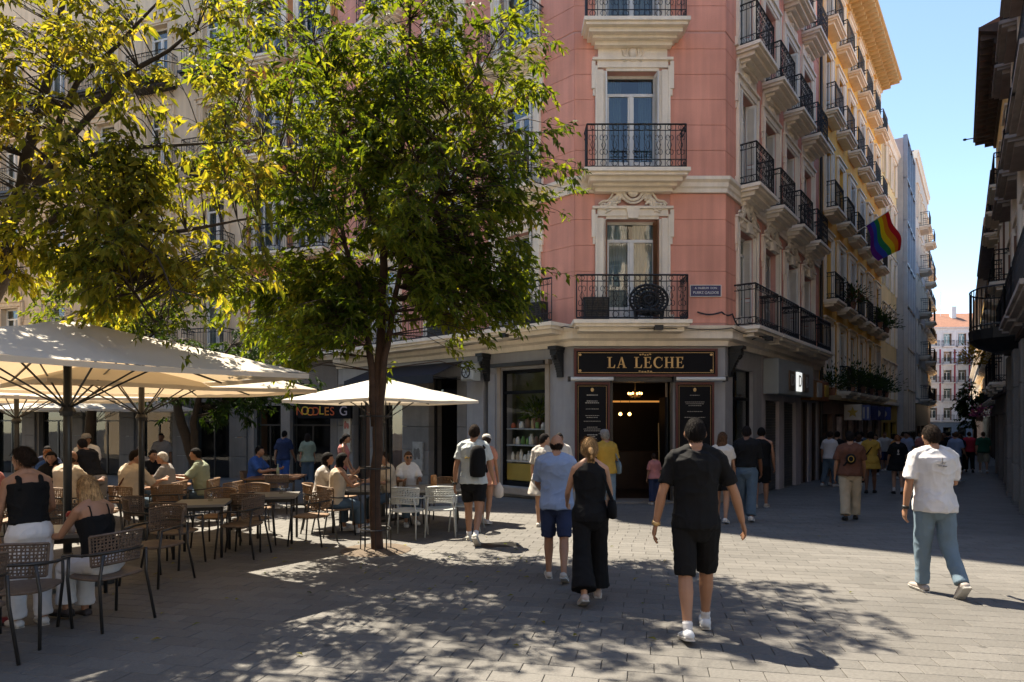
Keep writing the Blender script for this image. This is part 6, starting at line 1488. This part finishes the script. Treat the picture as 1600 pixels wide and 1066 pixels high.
person('woman with long loose brown hair and white top beside the man in jeans', 4.02, 12.25, (.5, 1), 1.68, 'f', ((9, 6, 0), (-9, 12, 14)), ((6, 10, 40), (10, 8, 20)), top=('tee', 'offwhite', .54, .6, .014), bottom=('shorts', 'black', .34, .02), hair=('long', 'brown'), skin='tan', shoe=((.5, .48, .46), None), vox=.012)
person('person in sleeveless black top and black shorts ahead of the couple', 5.72, 14.7, (.5, 1), 1.80, 'm', ((-6, 8, 6), (9, 4, 0)), ((-4, 10, 12), (10, 10, 14)), top=('tank', 'black', .50, 0, .012, .84), bottom=('shorts', 'black', .42, .018), hair=('short', 'black'), skin='tan', shoe=((.35, .30, .25), None), vox=.013)
person('small child in pink top and dark blue trousers in the bar doorway', 3.42, 15.35, (-.2, 1), 1.20, 'f', ((3, 3, 0), (-3, 3, 0)), ((4, 10, 10), (4, 10, 10)), top=('tee', 'pink', .5, .8, .02), bottom=('pants', 'navy', .95, .02), hair=('short', 'dark'), skin='tan', vox=.013)
person('man in black t-shirt and khaki shorts far down the street', 18.9, 27.2, (.6, 1), 1.74, 'm', top=('tee', 'black', .49, .8, .018), bottom=('shorts', 'khaki', .55, .02), hair=('short', 'black'), skin='tan', vox=.02)
person('person in crimson t-shirt and black trousers far down the street', 20.15, 28.2, (.6, 1), 1.76, 'm', top=('tee', 'red', .49, .8, .018), bottom=('pants', 'black', .95, .014), hair=('short', 'brown'), skin='light', vox=.02, shoe=((.02, .02, .02), 1))
person('man in dark green t-shirt and khaki shorts beside the right wall', 20.55, 27.9, (.6, 1), 1.76, 'm', top=('tee', 'green', .48, .85, .02), bottom=('shorts', 'khaki', .55, .024), hair=('short', 'brown'), skin='light', vox=.02, fat=1.1)
# terrace
SEATP = ((84, 86, 0), (80, 78, 0)); SH = .45
T = 'people on the terrace'
person('standing woman with dark bun in black tank top and white trousers at the left edge', -4.28, 5.68, (-.75, .55), 1.55, 'f', ((3, 3, 0), (-3, 3, 0)), ((6, 10, 30, -6), (10, 14, 50, -14)), lean=8, top=('tank', 'black', .565, 0, .008, .79, .022), bottom=('pants', 'white', .97, .008, .0), hair=('bun', 'dark'), skin='tan', vox=.008, head=(38, 4), group=T, faced=True, extra=(x_belt('black'),), fat=1.04)
person('seated blonde woman in black camisole and white trousers on the dark armchair', -3.70, 5.80, (-.92, .38), 1.60, 'f', ((80, 82, 0), (72, 70, 6)), ((34, 10, 50, -6), (30, 12, 48, -4)), seat=SH, lean=16, top=('tank', 'black', .55, 0, .008, .755, .006), bottom=('pants', 'white', .93, .010, .008), hair=('long', 'blond'), skin='tan', shoe=((.05, .04, .04), 1), vox=.008, head=(-8, 4), group=T)
person('person in dark blue cut off by the left edge with one bare foot showing', -4.85, 5.25, (.35, .75), 1.7, 'f', ((70, 60, 0), (78, 70, 0)), ((24, 10, 50), (20, 10, 50)), seat=SH, lean=4, top=('tee', 'navy', .5, .8, .014), bottom=('shorts', 'navy', .4, .014), hair=('short', 'dark'), skin='light', shoe=((.16, .02, .03), 1), vox=.011, group=T)
def seated(label, x, y, face, sex, tcol, hr, skin='tan', slv=.8, lean=8, hd=(0, 0), faced=False, bcol='denim', arms=((34, 12, 66, -14), (38, 12, 60, -14)), ex=(), ch='rattan', chl=True, H=None):
    person(label, x, y, face, H or (1.76 if sex == 'm' else 1.66), sex, SEATP, arms, seat=SH, lean=lean, top=('tee' if slv else 'tank', tcol, .49, slv, .014) + (() if slv else (.835,)), bottom=('pants', bcol, .9, .014), hair=hr, skin=skin, vox=.016, head=hd, group=T, faced=faced, extra=ex)
    if chl: chair('chair of the '+label.split(' in ')[0]+' in '+label.split(' in ')[1].split(' at ')[0] if ' in ' in label else 'chair of '+label, x, y, RA(*face), ch)
seated('bald man in beige shirt at the brown table with his back turned', -7.35, 10.5, (.15, 1), 'm', 'cream', ('bald', 'dark'), skin='brown', slv=.9)
seated('young man in cream shirt at the round brown table wearing a bag strap', -6.45, 10.75, (.35, 1), 'm', 'cream', ('short', 'dark'), slv=1.0, hd=(-45, 4), ex=(x_sling('brown', False),))
seated('grey haired woman in brown top at the round table seen from the side', -6.25, 11.7, (-1, -.1), 'f', 'grey', ('short', 'grey'), slv=1.2, hd=(10, 2), faced=True)
seated('man in sage green shirt at the right of the round table', -5.95, 12.35, (-1, -.2), 'm', 'sage', ('short', 'black'), skin='olive')
seated('dark haired woman in black top at the table behind the bald man', -8.6, 12.0, (.4, -1), 'f', 'black', ('long', 'black'), faced=True)
seated('woman in pink top at the far left table edge', -7.9, 9.6, (-.6, .8), 'f', 'pink', ('short', 'brown'), slv=.5)
seated('woman in dark blue at the far table in shade', -9.4, 13.0, (.5, -1), 'f', 'blue', ('short', 'auburn'), faced=True)
seated('man in dark shirt at the far table under the white parasol', -10.6, 14.6, (.6, -.8), 'm', 'navy', ('short', 'black'), faced=True)
seated('woman in white top at the women\'s table with long dark hair', -3.35, 11.15, (1, .25), 'f', 'offwhite', ('long', 'black'), slv=.6)
seated('woman in beige strappy top at the women\'s table resting her chin', -2.98, 10.75, (.8, .65), 'f', 'cream', ('long', 'black'), slv=0, arms=((40, 10, 95, -18), (34, 10, 70, -14)))
seated('woman in white with sunglasses at the table right of the trunk', -2.0, 12.2, (.35, -1), 'f', 'white', ('short', 'brown'), faced='shades', slv=.7)
seated('person in patterned cream top at the women\'s table behind the trunk', -2.25, 11.85, (-.7, -.6), 'f', 'cream', ('short', 'dark'), faced=True)
seated('man in blue at the table with bottles below the terracotta house', -5.9, 14.6, (1, 0), 'm', 'blue', ('short', 'black'))
seated('woman in black at the back table by the leaning tree', -7.6, 13.4, (.8, -.4), 'f', 'black', ('short', 'dark'), faced=True)
seated('man in grey at the back table half hidden by the parasol pole', -8.2, 14.2, (.3, -1), 'm', 'grey', ('short', 'dark'), faced=True)
person('waiter in white t-shirt and grey cap standing among the tables', -8.75, 13.2, (.2, -1), 1.66, 'm', ((3, 3, 0), (-3, 3, 0)), ((20, 10, 70), (20, 10, 70)), top=('tee', 'white', .49, .8, .014), bottom=('pants', 'black', .95, .014), hair=('cap', 'dark'), skin='olive', vox=.016, group=T, faced=True)
person('waitress in black leaning over the table next to the waiter', -7.6, 11.7, (-.8, .3), 1.66, 'f', ((10, 4, 0), (0, 4, 0)), ((50, 10, 30), (56, 10, 30)), lean=28, top=('tee', 'black', .52, .6, .012), bottom=('pants', 'grey', .95, .014), hair=('short', 'black'), skin='tan', vox=.014, group=T)
person('person in pale shirt standing by the leaning tree', -10.4, 19.0, (.2, -1), 1.68, 'm', ((3, 3, 0), (-3, 3, 0)), top=('tee', 'grey', .49, .8, .014), bottom=('pants', 'black', .95, .014), hair=('short', 'black'), skin='brown', vox=.018, group=T, faced=True)
person('waitress in pale pink top with long ponytail standing at the noodle shop door', -4.05, 15.2, (.9, .1), 1.66, 'f', ((4, 4, 0), (-4, 4, 0)), ((14, 6, 10), (14, 6, 10)), lean=6, top=('tank', 'pink', .5, 0, .01, .83), bottom=('pants', 'black', .95, .014), hair=('pony', 'black'), skin='tan', vox=.014, group=T)
person('person in navy standing at the shop window left of the noodle sign', -7.0, 19.6, (.2, 1), 1.75, 'm', ((3, 3, 0), (-3, 3, 0)), top=('tee', 'navy', .49, .8, .014), bottom=('pants', 'blue', .95, .014), hair=('short', 'black'), skin='tan', vox=.018, group=T)
person('person in patterned grey standing at the shop window left of the noodle sign', -6.2, 19.4, (-.3, 1), 1.66, 'f', ((3, 3, 0), (-3, 3, 0)), top=('tee', 'sage', .49, .8, .014), bottom=('pants', 'denim', .95, .014), hair=('long', 'dark'), skin='tan', vox=.018, group=T)
# passers-by that become the source figures of the crowd
CROWD = []
kinds = [('white', 'denim', ('short', 'dark'), 'm'), ('black', 'khaki', ('short', 'black'), 'm'), ('offwhite', 'black', ('long', 'brown'), 'f'), ('lightblue', 'navy', ('short', 'brown'), 'm'), ('orange', 'black', ('long', 'black'), 'f'), ('navy', 'grey', ('short', 'black'), 'm')]
crowd_lab = ['white top', 'black top', 'off-white top with long hair', 'light blue top', 'orange top with long hair', 'navy top']
for i, (tc_, bc, hr, sx) in enumerate(kinds):
    CROWD.append(person('', 0, 0, (0, 1), 1.74 if sx == 'm' else 1.64, sx, ((-10, 12, 10), (12, 6, 0)), ((-8, 8, 14), (10, 8, 22)), top=('tee', tc_, .49, .8, .016), bottom=(('shorts' if i % 2 else 'pants'), bc, .5 if i % 2 else .95, .018), hair=hr, skin=('tan', 'light', 'olive')[i % 3], vox=.024, z=0))
bpy.context.view_layer.update()
bake_pending()
def copy_tree(o, parent=None):
    c = o.copy(); COL.objects.link(c); c.parent = parent; c.matrix_local = o.matrix_local.copy()
    for ch_ in o.children: copy_tree(ch_, c)
    return c
rr = random.Random(77); seen = {}; ORD = ('first', 'second', 'third', 'fourth', 'fifth', 'sixth', 'seventh', 'eighth', 'ninth', 'tenth', 'eleventh', 'twelfth', 'thirteenth', 'fourteenth', 'fifteenth', 'sixteenth', 'seventeenth', 'eighteenth', 'nineteenth', 'twentieth')
spots = []
while len(spots) < 84:
    D = 20+44*rr.random()**.8
    xl = 5.26+.773*(D-15.8) if D < 40 else 24.2+.737*(D-40.3); xr = 1.28+.7*D
    f = rr.random()**1.3*.95
    x = xl+1.2+(xr-xl-2.2)*f
    if all(abs(x-a)+abs(D-b) > .75 for a, b in spots): spots.append((x, D))
spots.sort(key=lambda p: p[1])
shirts = ['white', 'black', 'grey', 'navy', 'offwhite', 'brown', 'lightblue', 'denim', 'black', 'pink', 'white']
for n, (x, D) in enumerate(spots):
    i = n % 6; o = CROWD[i] if n < 6 else copy_tree(CROWD[i])
    o.location = (x, D, gz(D)); o.rotation_euler = (0, 0, RA(.65, 1)+rr.gauss(0, .35)+(math.pi if rr.random() < .4 else 0))
    o['group'] = 'crowd walking down the shaded side street'; pass
    c_ = kinds[i][0] if n < 6 else (shirts[n % len(shirts)] if True else ''); seen[c_] = seen.get(c_, 0)+1
    o['label'] = '%s crowd passer-by in %s top counted from the camera down the side street' % (ORD[seen[c_]-1], {'lightblue': 'light blue', 'offwhite': 'off-white'}.get(c_, c_))
    if n >= 6:
        for ch_ in o.children:
            if ch_.name.startswith('t_shirt'): ch_.material_slots[0].link = 'OBJECT'; ch_.material_slots[0].material = CL[shirts[n % len(shirts)]]
